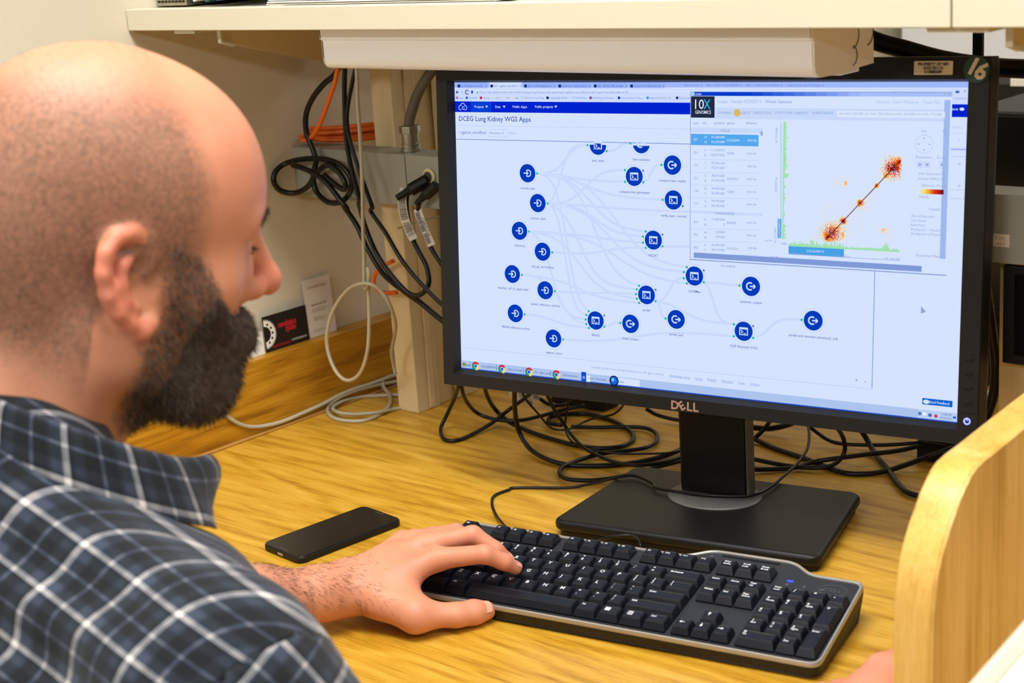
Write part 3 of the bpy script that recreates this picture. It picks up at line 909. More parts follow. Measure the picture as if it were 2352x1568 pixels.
for k, (y, ql, c1, c2, pa, pb, gn, ds) in enumerate(rows):
    col = (226, 238, 255) if k == 0 else (118, 146, 210)
    st(lw, ql, B(97, y), 15, col, 12); st(lw, c1, B(168, y - 18), 15, col, 12); st(lw, c2, B(168, y + 20), 15, col, 12)
    st(lw, pa, B(314, y - 16), 15, col, 12, align='RIGHT'); st(lw, pb, B(314, y + 20), 15, col, 12, align='RIGHT')
    st(lw, gn, B(330, y + 6), 15, col, 12, align='LEFT'); st(lw, ds, B(553, y + 8), 14, col, 12, align='RIGHT')
    if k not in (0, 5):
        line(lw, [B(60, y + 52), B(566, y + 58)], .0003, (176, 196, 238), 11)
rect(lw, B(582, 430), B(598, 460), (140, 166, 224), 11)
# coverage tracks and heat map
gx0, gz1 = B(792, 1300); gx1 = B(1640, 640)[0]; gz0 = B(1000, 1250)[1]; gz2 = B(1640, 370)[1]
line(lw, [B(735, 368), B(735, 1085)], .0004, (120, 146, 214), 11)
rng = random.Random(3)
for k in range(150):
    t = k / 150
    z = gz0 + (gz2 - gz0) * t
    w_ = (.0012 + abs(rng.gauss(0, .0011)) + (.003 if .52 < t < .56 else 0)) * (1.5 if t > .55 or t < .12 else .8)
    x = B(748, 800)[0]
    rect(lw, (x, z + .0011), (x + min(w_, .011), z), (160, 226, 170), 11)
zb = B(1000, 1300)[1]
for k in range(170):
    t = k / 170
    x = gx0 + (gx1 - gx0) * t
    h_ = .0012 + abs(rng.gauss(0, .0014)) * (1.8 if t < .5 else .8) + (.006 * max(0, 1 - abs(t - .88) / .035))
    rect(lw, (x, zb + min(h_, .012)), (x + .0011, zb), (160, 226, 170), 11)
rect(lw, (gx0, zb), (gx0 + (gx1 - gx0) * .51, zb - .0075), (70, 160, 230), 11)
st(lw, 'LOC644919', (gx0 + (gx1 - gx0) * .25, zb - .0038), 16, (210, 230, 255), 12)
rect(lw, B(710, 1085), B(737, 1230), (70, 160, 230), 11); st(lw, 'LOC644919', B(724, 1158), 16, (210, 230, 255), 12, rot=90)
line(lw, [(gx0, zb - .0078), (gx1, zb - .0078)], .0004, (120, 146, 214), 11)
for s, p, r_ in (('41,775,000', B(703, 458), 90), ('200,000 bp', B(698, 828), 90), ('41,575,000', B(693, 1210), 90), ('chr14', B(640, 1248), 0), ('108X', B(757, 1272), 0), ('41,505,000', B(845, 1346), 0), ('200,000 bp', B(1200, 1365), 0), ('41,705,000', B(1573, 1385), 0), ('chr14', B(682, 1370), 0)):
    st(lw, s, p, 15, (134, 160, 216), 12, rot=r_)
HM = {0: (232, 236, 246), 1: (226, 222, 214), 2: (246, 226, 170), 3: (244, 190, 90), 4: (236, 128, 40), 5: (206, 60, 20), 6: (130, 16, 14), 7: (70, 6, 12)}
hx = lambda t: gx0 + (gx1 - gx0) * t
zz1 = B(1640, 640)[1]
hz = lambda t: gz0 + (zz1 - gz0) * t          # the diagonal runs (.33,0) -> (1,1)
cell = (gx1 - gx0) / 150
lines_x = {}
def heat(cx_, cz_, sx_, sz_, n, top):
    for _ in range(n):
        u = rng.gauss(cx_, sx_); v = rng.gauss(cz_, sz_)
        if not (.1 < u < 1.0 and 0 < v < 1.12):
            continue
        u = round(u * 150) / 150; v = round(v * 150) / 150
        d_ = math.hypot((u - cx_) / sx_, (v - cz_) / sz_)
        lv = int(max(1, min(7, top - d_ * 1.9 + rng.uniform(-1, 1))))
        s_ = cell * (.5 if lv > 1 else .45)
        rect(lw, (hx(u) - s_, hz(v) + s_), (hx(u) + s_, hz(v) - s_), HM[lv], 12 + lv)
dz = lambda t: (t - .33) / .67
for t, sx_, n, top in ((.40, .055, 900, 6.5), (.365, .03, 300, 6), (.50, .018, 200, 7), (.65, .022, 240, 6), (.79, .014, 150, 5.6), (.93, .05, 900, 7), (.98, .03, 350, 6), (.87, .02, 200, 5)):
    heat(t, dz(t), sx_, sx_ * 1.3, n, top)
heat(.42, .17, .05, .03, 160, 4.5); heat(.50, .10, .02, .06, 160, 4.5); heat(.515, .70, .012, .035, 90, 4.2); heat(.45, .72, .05, .05, 160, 1.6); heat(.86, .17, .03, .02, 90, 4.4)
heat(.60, .20, .08, .06, 160, 1.6); heat(.40, .40, .07, .08, 160, 1.5); heat(.9, .12, .07, .08, 140, 1.4); heat(.72, .55, .05, .05, 120, 1.8); heat(.64, .42, .06, .06, 160, 2.0); heat(.30, .06, .06, .05, 160, 1.5); heat(.92, .95, .07, .12, 200, 2.2)
for k in range(150):
    t = .345 + .65 * k / 150
    rect(lw, (hx(t) - cell * .5, hz(dz(t)) + cell * .7), (hx(t) + cell * .5, hz(dz(t)) - cell * .7), (96, 10, 16), 20)
# right-hand controls
for s, p, sz in (('Pan', B(1808, 428), 16), ('Zo', B(1960, 428), 16), ('Resolution', B(1805, 623), 16), ('Zoom', B(1938, 626), 16), ('Hide Expected Ov', B(1866, 748), 15), ('Include MAPQ<60', B(1864, 786), 15), ('Barcode Overl', B(1880, 836), 16), ('Default', B(1805, 921), 15), ('Details', B(1885, 1014), 17), ('Shared Barcodes', B(1800, 1066), 15), ('Split Reads', B(1768, 1098), 15), ('Read Pairs', B(1762, 1132), 15), ('Breakpoint 1 Phased', B(1818, 1168), 15), ('Breakpoint 2 Phased', B(1818, 1200), 15), ('Download Matrix', B(1845, 1363), 16)):
    st(lw, s, p, sz, (140, 164, 218), 12)
for c, r_ in ((B(1808, 525), .0085),):
    arc(lw, c, r_, 0, 360, .0004, (176, 196, 238), 11)
    for dx, dz_ in ((1, 0), (-1, 0), (0, 1), (0, -1)):
        disc(lw, (c[0] + dx * .0052, c[1] + dz_ * .0052), .0007, (130, 156, 214), 12, k=8)
for x in (1776, 1832, 1943):
    rect(lw, B(x - 25, 650), B(x + 25, 706), (204, 219, 252), 10); rect(lw, B(x - 10, 668), B(x + 10, 688), (150, 174, 224), 11)
for k in range(22):
    t = k / 22
    stops = [(226, 230, 246), (246, 226, 120), (244, 170, 50), (226, 60, 24), (180, 20, 20), (90, 10, 14)]
    f = t * 4.999; i0 = int(f); f -= i0
    col = tuple(int(a + (b - a) * f) for a, b in zip(stops[i0], stops[i0 + 1]))
    xa, xb = B(1762, 880)[0], B(1955, 880)[0]
    rect(lw, (xa + (xb - xa) * t, B(1762, 860)[1]), (xa + (xb - xa) * (t + 1 / 22), B(1762, 896)[1]), col, 12)
rect(lw, (X1 - .007, B(1995, 195)[1]), (X1 - .0015, B(1958, 1385)[1]), (160, 184, 236), 11)
rect(lw, B(82, 1362), B(1790, 1480), (213, 227, 255), 10)
rect(lw, (B(82, 1370)[0], Z0 + .007), (B(1790, 1470)[0], Z0 + .0015), (128, 154, 216), 13)


def finish_screen():
    for n, L_ in LAY.items():
        L_.finish(n, scr_emit, screen)


# details of the casing
FRONT = lambda x, z: Matrix.Translation((x, -.0122, z)) @ Matrix.Rotation(math.radians(90), 4, 'X')
for k, (s, x) in enumerate((('D', -.0088), ('L', .0076), ('L', .0146))):
    text(s, .0125, FRONT(x, -.1692), 'copper', mon, 'brand_letter', bold=.0004)
text('E', .0125, FRONT(-.0008, -.1692) @ Matrix.Rotation(math.radians(33), 4, 'Z'), 'copper', mon, 'brand_letter', bold=.0004)
for z in (-.0937, -.1071, -.1207, -.1346):
    MB().box(.2885, .2955, -.0131, -.0118, z - .0021, z + .0021).build('menu_button', 'black', mon, bevel=.0008)
MB().box(.2845, .300, -.01215, -.0119, -.1452, -.1447).build('button_groove', 'black_gloss', mon)
led = MB().lathe([(.0020, -.0004), (.0034, -.0004), (.0034, .0004), (.0020, .0004), (.0020, -.0004)], 20, FRONT(.2918, -.1522), cap=False).build('power_light', emit('blue_led', (120, 130, 255), 2.6), mon)
MB().box(.29155, .29205, -.0127, -.0122, -.1520, -.1487).build('power_mark', emit('blue_led_mark', (150, 160, 255), 2.2), led)
stk = MB().prism(rrect(.2326, .2682, .1645, .1768, .001), -.0126, -.0121, axis=1).build('asset_label', 'tan_label', mon)
text('PROPERTY OF NIH', .0036, FRONT(.2504, .1740) @ Matrix.Translation((0, 0, .0006)), 'ink', stk, 'lettering', width=.028, bold=.00015)
bc = MB(); x = .2415
rb = random.Random(5)
while x < .2592:
    w_ = rb.choice((.0003, .0005, .0008)); bc.box(x, x + w_, -.01275, -.0127, .1690, .1722); x += w_ + rb.choice((.0004, .0006))
bc.build('barcode', 'ink', stk)
text('01888589', .0034, FRONT(.2504, .1670) @ Matrix.Translation((0, 0, .0006)), 'ink', stk, 'lettering', width=.016, bold=.00015)
gst = MB().lathe([(.0118, 0), (.0118, .0004)], 32, FRONT(.2895, .1690)).build('number_sticker', 'green', mon)
text('1', .021, FRONT(.2855, .1715) @ Matrix.Translation((0, 0, .0006)) @ Matrix.Rotation(math.radians(-18), 4, 'Z'), 'tan_label', gst, 'digit', bold=.0007, shear=.15)
text('6', .021, FRONT(.2928, .1672) @ Matrix.Translation((0, 0, .0006)) @ Matrix.Rotation(math.radians(-18), 4, 'Z'), 'tan_label', gst, 'digit', bold=.0007, shear=.15)

# stand, upright in the room: modelled in the monitor's ground frame
SG = MM.inverted() @ Matrix.Translation((.1485, .2165, 0)) @ Matrix.Rotation(math.radians(11.8), 4, 'Z')


def stand_part(mb, name, m, **k):
    me = mb.mesh(name); me.transform(SG)
    return link_mesh(name, me, m, mon, **k)


basepoly = rrect(-.133, .160, -.099, .085, .012, 5)
basepoly = [(x * (1.0 - .10 * max(0, (y - .0) / .085)), y) for x, y in basepoly]
stand_part(MB().prism(basepoly, .006, .0185), 'stand_base', 'black_soft', bevel=.005, seg=4)
stand_part(MB().prism([(x * .97, y * .97) for x, y in basepoly], .0004, .006), 'stand_base_underside', 'black')
stand_part(MB().lathe([(.052, .0182), (.052, .0196), (.048, .0202)], 40, Matrix.Translation((.002, .022, 0)) @ Matrix.Diagonal((1, .8, 1, 1))), 'swivel_disc', 'mid_grey', smooth=True)
stand_part(MB().box(-.038, .038, .022, .046, .019, .30), 'stand_column', 'black_soft', bevel=.004)
stand_part(MB().box(.038, .0405, .024, .044, .0205, .30), 'column_trim', 'mid_grey', bevel=.001)
stand_part(MB().lathe([(.017, 0), (.017, .004)], 28, Matrix.Translation((-.004, .0225, .128)) @ Matrix.Rotation(math.radians(90), 4, 'X')), 'cable_hole', 'black_gloss')
stand_part(MB().box(-.045, .045, .004, .04, .26, .34), 'tilt_head', 'black', bevel=.006)

# ------------------------------------------------------------------ keyboard
KO = Vector((.0063, -.0255, .0383)); PIT = .018555; KYA, KSL = .19153, .14984
kx = Vector((math.cos(KYA), math.sin(KYA), 0)); kn = Vector((-math.sin(KYA), math.cos(KYA), 0))
ky = kn * math.cos(KSL) + Vector((0, 0, math.sin(KSL))); kz = kx.cross(ky)
KM = Matrix.Identity(4)
for i in range(3):
    KM[i][0] = kx[i]; KM[i][1] = ky[i]; KM[i][2] = kz[i]; KM[i][3] = KO[i]
kb = empty('keyboard', label='black full-size keyboard with a silver rim under the left hand', cat='keyboard', matrix=KM)
KMI = KM.inverted()


def outline(d, r=.45):
    """keyboard outline in key units, grown by d, with the raised card-reader hump at the back"""
    raw = [(-.35 - d, 5.42 + d), (22.8 + d, 5.42 + d), (22.62 + d, -1.82 - d), (19.9 + d * .4, -1.84 - d), (18.75 + d * .3, -2.72 - d), (14.3 - d * .3, -2.72 - d), (13.1 - d * .4, -1.84 - d), (-.28 - d, -1.86 - d)]
    rad = [r, r * 1.4, r, .5, .5, .5, .5, r]
    out = []
    n = len(raw)
    for i in range(n):
        p = Vector(raw[i]); a = (Vector(raw[i - 1]) - p).normalized(); b = (Vector(raw[(i + 1) % n]) - p).normalized()
        for k in range(7):
            t = k / 6
            out.append(p + a * rad[i] * (1 - t) ** 2 + b * rad[i] * t * t)
    return [(v.x * PIT, -v.y * PIT) for v in out]


oi, oo = outline(-.16), outline(0)
PL = -.0082                                    # plate level under the key tops
MB().prism(oi, PL - .004, PL).build('top_plate', 'kb_plate', kb)
rim = MB()
n_ = len(oi)
prof_r = [(oi, PL - .001), (oi, PL + .0014), (outline(-.10), PL + .0026), (outline(-.03), PL + .0022), (oo, PL + .0002), (oo, PL - .0018)]
for k in range(len(prof_r) - 1):
    (pa, za), (pb, zb_) = prof_r[k], prof_r[k + 1]
    rim.add([(x, y, za) for x, y in pa] + [(x, y, zb_) for x, y in pb], [(i, (i + 1) % n_, n_ + (i + 1) % n_, n_ + i) for i in range(n_)])
rim.build('rim', 'silver', kb, smooth=True)
sk = MB()                                      # skirt down to the desk, drawn in at the bottom
lo = outline(-.22)
top = [KM @ Vector((x, y, PL - .0018)) for x, y in oo]
mid = [KM @ Vector((x, y, PL - .008)) for x, y in outline(-.03)]
bot = []
for x, y in lo:
    p = KM @ Vector((x, y, PL - .008)); bot.append(Vector((p.x, p.y, .0015)))
sk.add([KMI @ v for v in top + mid + bot], [(i, n_ + i, n_ + (i + 1) % n_, (i + 1) % n_) for i in range(n_)] + [(n_ + i, 2 * n_ + i, 2 * n_ + (i + 1) % n_, n_ + (i + 1) % n_) for i in range(n_)] + [tuple(range(2 * n_, 3 * n_))])
sk.build('case_skirt', 'kb_body', kb, smooth=True)
for x in (.9, 21.3):
    for y in (-1.0, 4.3):
        p = KM @ Vector((x * PIT, -y * PIT, 0)); q = KMI @ Vector((p.x, p.y, 0))
        me = MB().box(p.x - .006, p.x + .006, p.y - .004, p.y + .004, 0.0002, .004).mesh('rubber_foot'); me.transform(KMI)
        link_mesh('rubber_foot', me, 'black', kb)
MB().box(14.9 * PIT, 18.0 * PIT, 2.33 * PIT, 2.50 * PIT, PL, PL + .0007).build('card_slot', 'black_gloss', kb)
disc_led = mat('kb_led_off', (70, 74, 78), .4)
for k, x in enumerate((19.0, 19.9, 20.8)):
    o = MB().lathe([(.0017, 0), (.0017, .0005)], 14, Matrix.Translation((x * PIT, .72 * PIT, PL))).build('indicator', disc_led, kb)
MB().box(18.9 * PIT, 19.2 * PIT, 1.0 * PIT, 1.12 * PIT, PL, PL + .0005).build('lit_indicator', emit('kb_blue_led', (40, 60, 255), 3), kb)
MB().lathe([(.0016, 0), (.0016, .0004)], 12, Matrix.Translation((14.4 * PIT, 2.2 * PIT, PL))).build('indicator', disc_led, kb)
lg = MB().tube([Vector((21.3 * PIT + .013 * math.cos(a), .82 * PIT + .0085 * math.sin(a), PL + .0001)) for a in [i * math.pi / 12 for i in range(25)]], .0004, 5).build('embossed_badge', disc_led, kb)
text('DELL', .008, Matrix.Translation((21.3 * PIT, .82 * PIT, PL + .0003)), disc_led, lg, 'badge_letters')
KEYM = {}


def key_mesh(w, h):
    if (w, h) in KEYM:
        return KEYM[(w, h)]
    W2, H2 = w * PIT, h * PIT
    g = .0006
    b = [(g, -H2 + g), (W2 - g, -H2 + g), (W2 - g, -g), (g, -g)]
    t = [(.0031, -H2 + .0052), (W2 - .0031, -H2 + .0052), (W2 - .0031, -.0022), (.0031, -.0022)]
    c = .0011
    vs = [(x, y, PL + .0006) for x, y in b] + [(x, y, PL + .0020) for x, y in b]
    # softened top edge: a ring just below the top, then the slightly dished top
    vs += [(x + (-c * .6 if x < W2 / 2 else c * .6), y + (-c * .6 if y < -H2 / 2 else c * .6), -.0010) for x, y in t]
    vs += [(x + (c * .3 if x < W2 / 2 else -c * .3), y + (c * .3 if y < -H2 / 2 else -c * .3), -.0001) for x, y in t]
    vs += [(x + (c * 2.0 if x < W2 / 2 else -c * 2.0), y + (c if y < -H2 / 2 else -c), -.0005) for x, y in t]
    fs = []
    for k in range(4):
        for i in range(4):
            j = (i + 1) % 4
            fs.append((k * 4 + i, k * 4 + j, (k + 1) * 4 + j, (k + 1) * 4 + i))
    fs.append((16, 17, 18, 19))
    me = bpy.data.meshes.new('key'); me.from_pydata(vs, [], fs); me.update(); me.materials.append(M['key'])
    KEYM[(w, h)] = me
    return me


def key(u, r, w=1.0, h=1.0, leg=(), name='key'):
    o = bpy.data.objects.new(name, key_mesh(w, h)); COL.objects.link(o)
    o.parent = kb; o.matrix_local = Matrix.Translation((u * PIT, -r * PIT, 0))
    for k, s in enumerate(leg):
        big = len(s) == 1
        sz = .0062 if (big and len(leg) == 1) else (.0048 if big else .0031)
        yy = -.0058 if len(leg) == 1 else (-.0046 - k * .0046 if big else -.0042 - k * .0036)
        text(s, sz, Matrix.Translation((.0050, yy, -.0002)), 'legend', o, 'legend', align='LEFT', bold=.00008)
    return o


FR = -1.55
key(0, FR, leg=('Esc',))
for i, u in enumerate((2, 3, 4, 5, 6.5, 7.5, 8.5, 9.5, 11, 12, 13, 14)):
    key(u, FR, leg=('F%d' % (i + 1),))
for s, u in ((('Print', 'SysRq'), 15.25), (('Scroll', 'Lock'), 16.25), (('Pause', 'Break'), 17.25)):
    key(u, FR, leg=s)
for i, (a, b) in enumerate(zip('~!@#$%^&*()_+', '`1234567890-=')):
    key(i, 0, leg=(a, b))
key(13, 0, 2, leg=('Backspace',))
key(0, 1, 1.5, leg=('Tab',))
for i, a in enumerate('QWERTYUIOP'):
    key(1.5 + i, 1, leg=(a,))
key(11.5, 1, leg=('{', '[')); key(12.5, 1, leg=('}', ']')); key(13.5, 1, 1.5, leg=('|', '\\'))
key(0, 2, 1.75, leg=('Caps Lock',))
for i, a in enumerate('ASDFGHJKL'):
    key(1.75 + i, 2, leg=(a,))
key(10.75, 2, leg=(':', ';')); key(11.75, 2, leg=('"', "'")); key(12.75, 2, 2.25, leg=('Enter',))
key(0, 3, 2.25, leg=('Shift',))
for i, a in enumerate('ZXCVBNM'):
    key(2.25 + i, 3, leg=(a,))
key(9.25, 3, leg=('<', ',')); key(10.25, 3, leg=('>', '.')); key(11.25, 3, leg=('?', '/')); key(12.25, 3, 2.75, leg=('Shift',))
key(0, 4, 1.25, leg=('Ctrl',)); key(1.25, 4, 1.25); key(2.5, 4, 1.25, leg=('Alt',)); key(3.75, 4, 6.25, name='space_bar')
key(10, 4, 1.25, leg=('Alt',))
wk = key(11.25, 4, 1.25)
wl = MB()
for dx in (0, 1):
    for dy in (0, 1):
        wl.box(.0062 + dx * .0027, .0086 + dx * .0027, -.0096 + dy * .0026, -.0073 + dy * .0026, -.0003, -.00005)
wl.build('window_legend', 'legend', wk)
mk = key(12.5, 4, 1.25)
ml = MB(); ml.box(.006, .0108, -.0100, -.0094, -.0003, -.00005); ml.box(.006, .0108, -.0052, -.0046, -.0003, -.00005); ml.box(.006, .0066, -.0100, -.0046, -.0003, -.00005); ml.box(.0102, .0108, -.0100, -.0046, -.0003, -.00005)
for k in range(3):
    ml.box(.0072, .0098, -.0088 + k * .0014, -.0082 + k * .0014, -.0003, -.00005)
ml.build('menu_legend', 'legend', mk)
key(13.75, 4, 1.25, leg=('Ctrl',))
for r, row in enumerate((('Insert', 'Home', 'Page Up'), ('Delete', 'End', 'Page Down'))):
    for i, s in enumerate(row):
        key(15.25 + i, r, leg=tuple(s.split()))


def arrow(o, dx, dy, cx_=.0076, cy_=-.0066, L_=.0026):
    a = MB(); t = Vector((dx, dy)); n = Vector((-dy, dx)); c = Vector((cx_, cy_))
    q = lambda v: (v.x, v.y, -.0001)
    a.add([q(c - t * L_ - n * .0004), q(c + t * .0006 - n * .0004), q(c + t * .0006 + n * .0004), q(c - t * L_ + n * .0004)], [(0, 1, 2, 3)])
    a.add([q(c + t * .0002 - n * .0016), q(c + t * L_), q(c + t * .0002 + n * .0016)], [(0, 1, 2)])
    a.build('arrow_legend', 'legend', o)


arrow(key(16.25, 3), 0, 1); arrow(key(15.25, 4), -1, 0); arrow(key(16.25, 4), 0, -1); arrow(key(17.25, 4), 1, 0)
for u, r, w, h, s in ((18.5, 0, 1, 1, ('Num', 'Lock')), (19.5, 0, 1, 1, ('/',)), (20.5, 0, 1, 1, ('*',)), (21.5, 0, 1, 1, ('-',)), (18.5, 1, 1, 1, ('7', 'Home')), (19.5, 1, 1, 1, ('8', '^')), (20.5, 1, 1, 1, ('9', 'PgUp')), (21.5, 1, 1, 2, ('+',)),
                      (18.5, 2, 1, 1, ('4', '<-')), (19.5, 2, 1, 1, ('5',)), (20.5, 2, 1, 1, ('6', '->')), (18.5, 3, 1, 1, ('1', 'End')), (19.5, 3, 1, 1, ('2', 'v')), (20.5, 3, 1, 1, ('3', 'PgDn')), (21.5, 3, 1, 2, ('Enter',)), (18.5, 4, 2, 1, ('0', 'Ins')), (20.5, 4, 1, 1, ('.', 'Del'))):
    key(u, r, w, h, s)

# ------------------------------------------------------------------ cables
def cable(name, pts, r, m, label, group=None, cat='cable', n=10):
    """control points are world points"""
    o = MB().tube(pts, r, n).build(name, m, smooth=True)
    return tag(o, label, cat, group)


cE = lambda x, y, z: at(1000 + x / 3.794, 860 + y / 3.794, z=z)          # cables under the monitor, left
cG = lambda x, y, z: at(1720 + x / 4.704, 950 + y / 4.704, z=z)          # right
def wall_safe(px, py, yy):
    p = at(px, py, y=yy)
    return p if p.x > WX + .007 else at(px, py, x=WX + .007)


cH = lambda x, y, yy: wall_safe(560 + x / 2.614, 400 + y / 2.614, yy)         # by the wall
cI = lambda x, y, yy: wall_safe(280 + x / 3.0154, y / 3.0154, yy)
def splash_safe(px, py, z):
    p = at(px, py, z=z)
    return p if p.x > -.509 else at(px, py, x=-.5095)


cJ = lambda x, y, z: splash_safe(390 + x / 4.276, 880 + y / 4.276, z)
cHz = lambda x, y, z: splash_safe(560 + x / 2.614, 400 + y / 2.614, z)
R1 = .0026
GT = 'black cables tangled under the monitor'
cable('power_cable', [cE(215, -60, .11), cE(200, 60, .09), cE(180, 170, .06), cE(110, 330, .025), cE(48, 470, .006), cE(75, 560, .003), cE(170, 575, .003), cE(300, 530, .003), cE(480, 430, .008), cE(650, 300, .02), cE(800, 190, .045), cE(900, 90, .08)], R1, 'cable', 'black cable looping down at the lower left corner of the monitor', GT)
cable('power_cable', [cE(220, -40, .1), cE(230, 120, .075), cE(270, 230, .045), cE(360, 330, .018), cE(520, 390, .010), cE(720, 400, .010), cE(900, 365, .010), cE(1100, 310, .012), cE(1300, 270, .016)], R1, 'cable', 'black cable sagging from the monitor corner toward the dark adapter', GT)
cable('video_cable', [cE(420, 60, .09), cE(450, 180, .055), cE(520, 300, .022), cE(640, 410, .007), cE(780, 480, .004), cE(980, 550, .003), cE(1200, 610, .003), cE(1400, 640, .003), cE(1600, 630, .003), cE(1710, 580, .003), cE(1720, 520, .003), cE(1640, 450, .003), cE(1480, 380, .003), cE(1300, 340, .003), cE(1130, 345, .004), cE(1010, 370, .005), cE(990, 420, .006), cE(1100, 440, .007)], R1 + .0003, 'cable', 'thick black cable curling into a flat oval loop behind the stand', GT)
cable('video_cable', [cE(690, 100, .1), cE(690, 250, .07), cE(705, 400, .04), cE(740, 520, .02), cE(830, 650, .006), cE(980, 740, .004), cE(1150, 785, .003), cE(1350, 795, .003), cE(1600, 785, .003), cE(1850, 745, .003), cE(2050, 690, .004), cE(2260, 590, .006), cE(2420, 480, .008)], R1 + .0004, 'cable', 'thick black cable dropping straight from the monitor and sweeping right', GT)
cable('usb_cable', [cE(740, 130, .07), cE(800, 230, .05), cE(900, 345, .028), cE(980, 440, .008), cE(1060, 480, .005), cE(1180, 470, .005), cE(1300, 410, .006), cE(1420, 370, .010), cE(1540, 350, .015), cE(1620, 290, .03), cE(1660, 220, .05)], .0014, 'cable', 'thin black cable curving up under the brand letters', GT)
cable('usb_cable', [cE(1165, 200, .06), cE(1145, 330, .035), cE(1130, 460, .014), cE(1170, 560, .007), cE(1250, 620, .007), cE(1350, 655, .008), cE(1560, 685, .008), cE(1800, 690, .008), cE(2050, 680, .008), cE(2260, 640, .008)], .0013, 'cable', 'thin black cable running flat toward the stand column', GT)
cable('power_cable', [cE(970, 170, .08), cE(1040, 310, .05), cE(1120, 430, .026), cE(1190, 530, .013), cE(1300, 640, .009), cE(1430, 710, .009), cE(1560, 760, .009), cE(1750, 790, .009), cE(1950, 770, .009), cE(2100, 730, .009), cE(2260, 660, .009)], R1 - .0004, 'cable', 'black cable crossing diagonally in the middle of the tangle', GT)
cable('power_cable', [cE(1180, 455, .006), cE(1400, 460, .004), cE(1650, 455, .004), cE(1830, 465, .004), cE(1925, 515, .004), cE(1920, 590, .004), cE(1820, 640, .004), cE(1650, 665, .004), cE(1450, 690, .0042), cE(1250, 745, .004), cE(1120, 800, .004), cE(1080, 850, .004), cE(1120, 900, .004), cE(1250, 920, .004), cE(1450, 915, .004), cE(1700, 870, .004), cE(1950, 800, .005), cE(2250, 720, .006), cE(2420, 640, .007)], R1, 'cable', 'black cable making two wide hairpin bends on the desk', GT)
cable('power_cable', [cE(1840, 300, .02), cE(1930, 350, .010), cE(2080, 390, .006), cE(2260, 410, .005), cE(2450, 420, .005)], R1, 'cable', 'black cable emerging left of the column below the brand letters', GT)
cable('power_cable', [cE(920, 215, .03), cE(970, 250, .02), cE(1060, 270, .014), cE(1180, 240, .018), cE(1280, 180, .03)], R1, 'cable', 'short black cable hump just under the bezel by the tags', GT)
ad = at(1345, 928, z=.0)
pa = empty('power_adapter', tuple(ad), 'dark power adapter half hidden under the monitor bezel', 'adapter')
MB().box(ad.x - .045, ad.x + .045, ad.y - .02, ad.y + .02, .0005, .026).build('adapter_body', 'black', pa, bevel=.004)
MB().box(ad.x - .049, ad.x - .0455, ad.y - .006, ad.y + .006, .008, .018).build('cord_socket', 'black_gloss', pa, bevel=.001)
for pts, lab in (([cE(640, 150, .035), cE(760, 215, .022), cE(860, 255, .012)], 'white barcode tag hanging on a cable under the bezel'), ([cE(720, 165, .04), cE(800, 175, .035), cE(925, 205, .028)], 'white folded cable tag beside the barcode tag under the bezel')):
    a, b, c = pts
    tg = empty('cable_tag', tuple(b), lab, 'tag', 'white cable tags under the monitor')
    upv = Vector((.2, -.4, .9)).normalized() * .007
    s_ = MB()
    for p, q in ((a, b), (b, c)):
        nrm = (q - p).cross(upv).normalized() * .0003
        s_.add([p - upv - nrm, q - upv - nrm, q + upv - nrm, p + upv - nrm, p - upv + nrm, q - upv + nrm, q + upv + nrm, p + upv + nrm], [(0, 1, 2, 3), (7, 6, 5, 4), (0, 4, 5, 1), (2, 6, 7, 3), (1, 5, 6, 2), (0, 3, 7, 4)])
    s_.build('tag_paper', 'paper', tg)
    l_ = MB()
    for k in range(6):
        p = b + (c - b) * (.45 + .07 * k); nrm = (c - b).cross(upv).normalized() * (-.0006)
        t = (c - b).normalized() * .0006
        for sgn in (1, -1):
            l_.add([p - upv * .5 + nrm * sgn, p - upv * .5 + t + nrm * sgn, p + upv * .5 + t + nrm * sgn, p + upv * .5 + nrm * sgn], [(0, 1, 2, 3)])
    l_.build('barcode', 'ink', tg)
# right of the column
cable('usb_cable', [cG(640, 120, .04), cG(652, 250, .035), cG(625, 390, .028), cG(520, 540, .024), cG(380, 670, .022), cG(250, 780, .022), cG(100, 860, .0225), cG(-100, 890, .0225), cG(-450, 880, .0225), cG(-700, 850, .0225), cG(-1000, 800, .0225), cE(1900, 950, .0222), cE(1740, 880, .0222), cE(1600, 890, .0215), cE(1430, 935, .012), cE(1300, 962, .005), cE(1150, 985, .0025), cE(700, 985, .002), at(1170, 1124, z=.002), at(1137, 1137, z=.002), at(1130, 1155, z=.002), at(1138, 1180, z=.003), at(1155, 1203, z=.012), at(1168, 1216, z=.020)], .0017, 'cable', 'thin keyboard cable running over the stand base and back to the keyboard')
cable('power_cable', [cG(-100, 200, .012), cG(100, 290, .004), cG(300, 380, .003), cG(600, 480, .003), cG(800, 560, .003), cG(1000, 630, .003), cG(1200, 650, .003), cG(1450, 625, .004), cG(1700, 550, .008), cG(1950, 460, .015), cG(2200, 370, .024), cG(2500, 240, .035)], R1 + .0004, 'cable', 'black cable running from the column out to the lower right', GT)
cable('power_cable', [cG(-80, 600, .006), cG(200, 600, .004), cG(500, 580, .004), cG(700, 520, .006), cG(950, 480, .010), cG(1300, 435, .012), cG(1600, 400, .014), cG(1850, 345, .018), cG(2100, 285, .026), cG(2400, 190, .04)], R1 + .0002, 'cable', 'black cable rising gently to the right toward the black box', GT)
cable('power_cable', [cG(-80, 460, .008), cG(100, 500, .006), cG(350, 550, .005), cG(600, 580, .005), cG(830, 575, .006), cG(960, 520, .009), cG(1030, 420, .018), cG(1035, 320, .03), cG(1000, 220, .045), cG(930, 120, .07)], R1, 'cable', 'black cable curving up sharply under the bezel right of the column', GT)
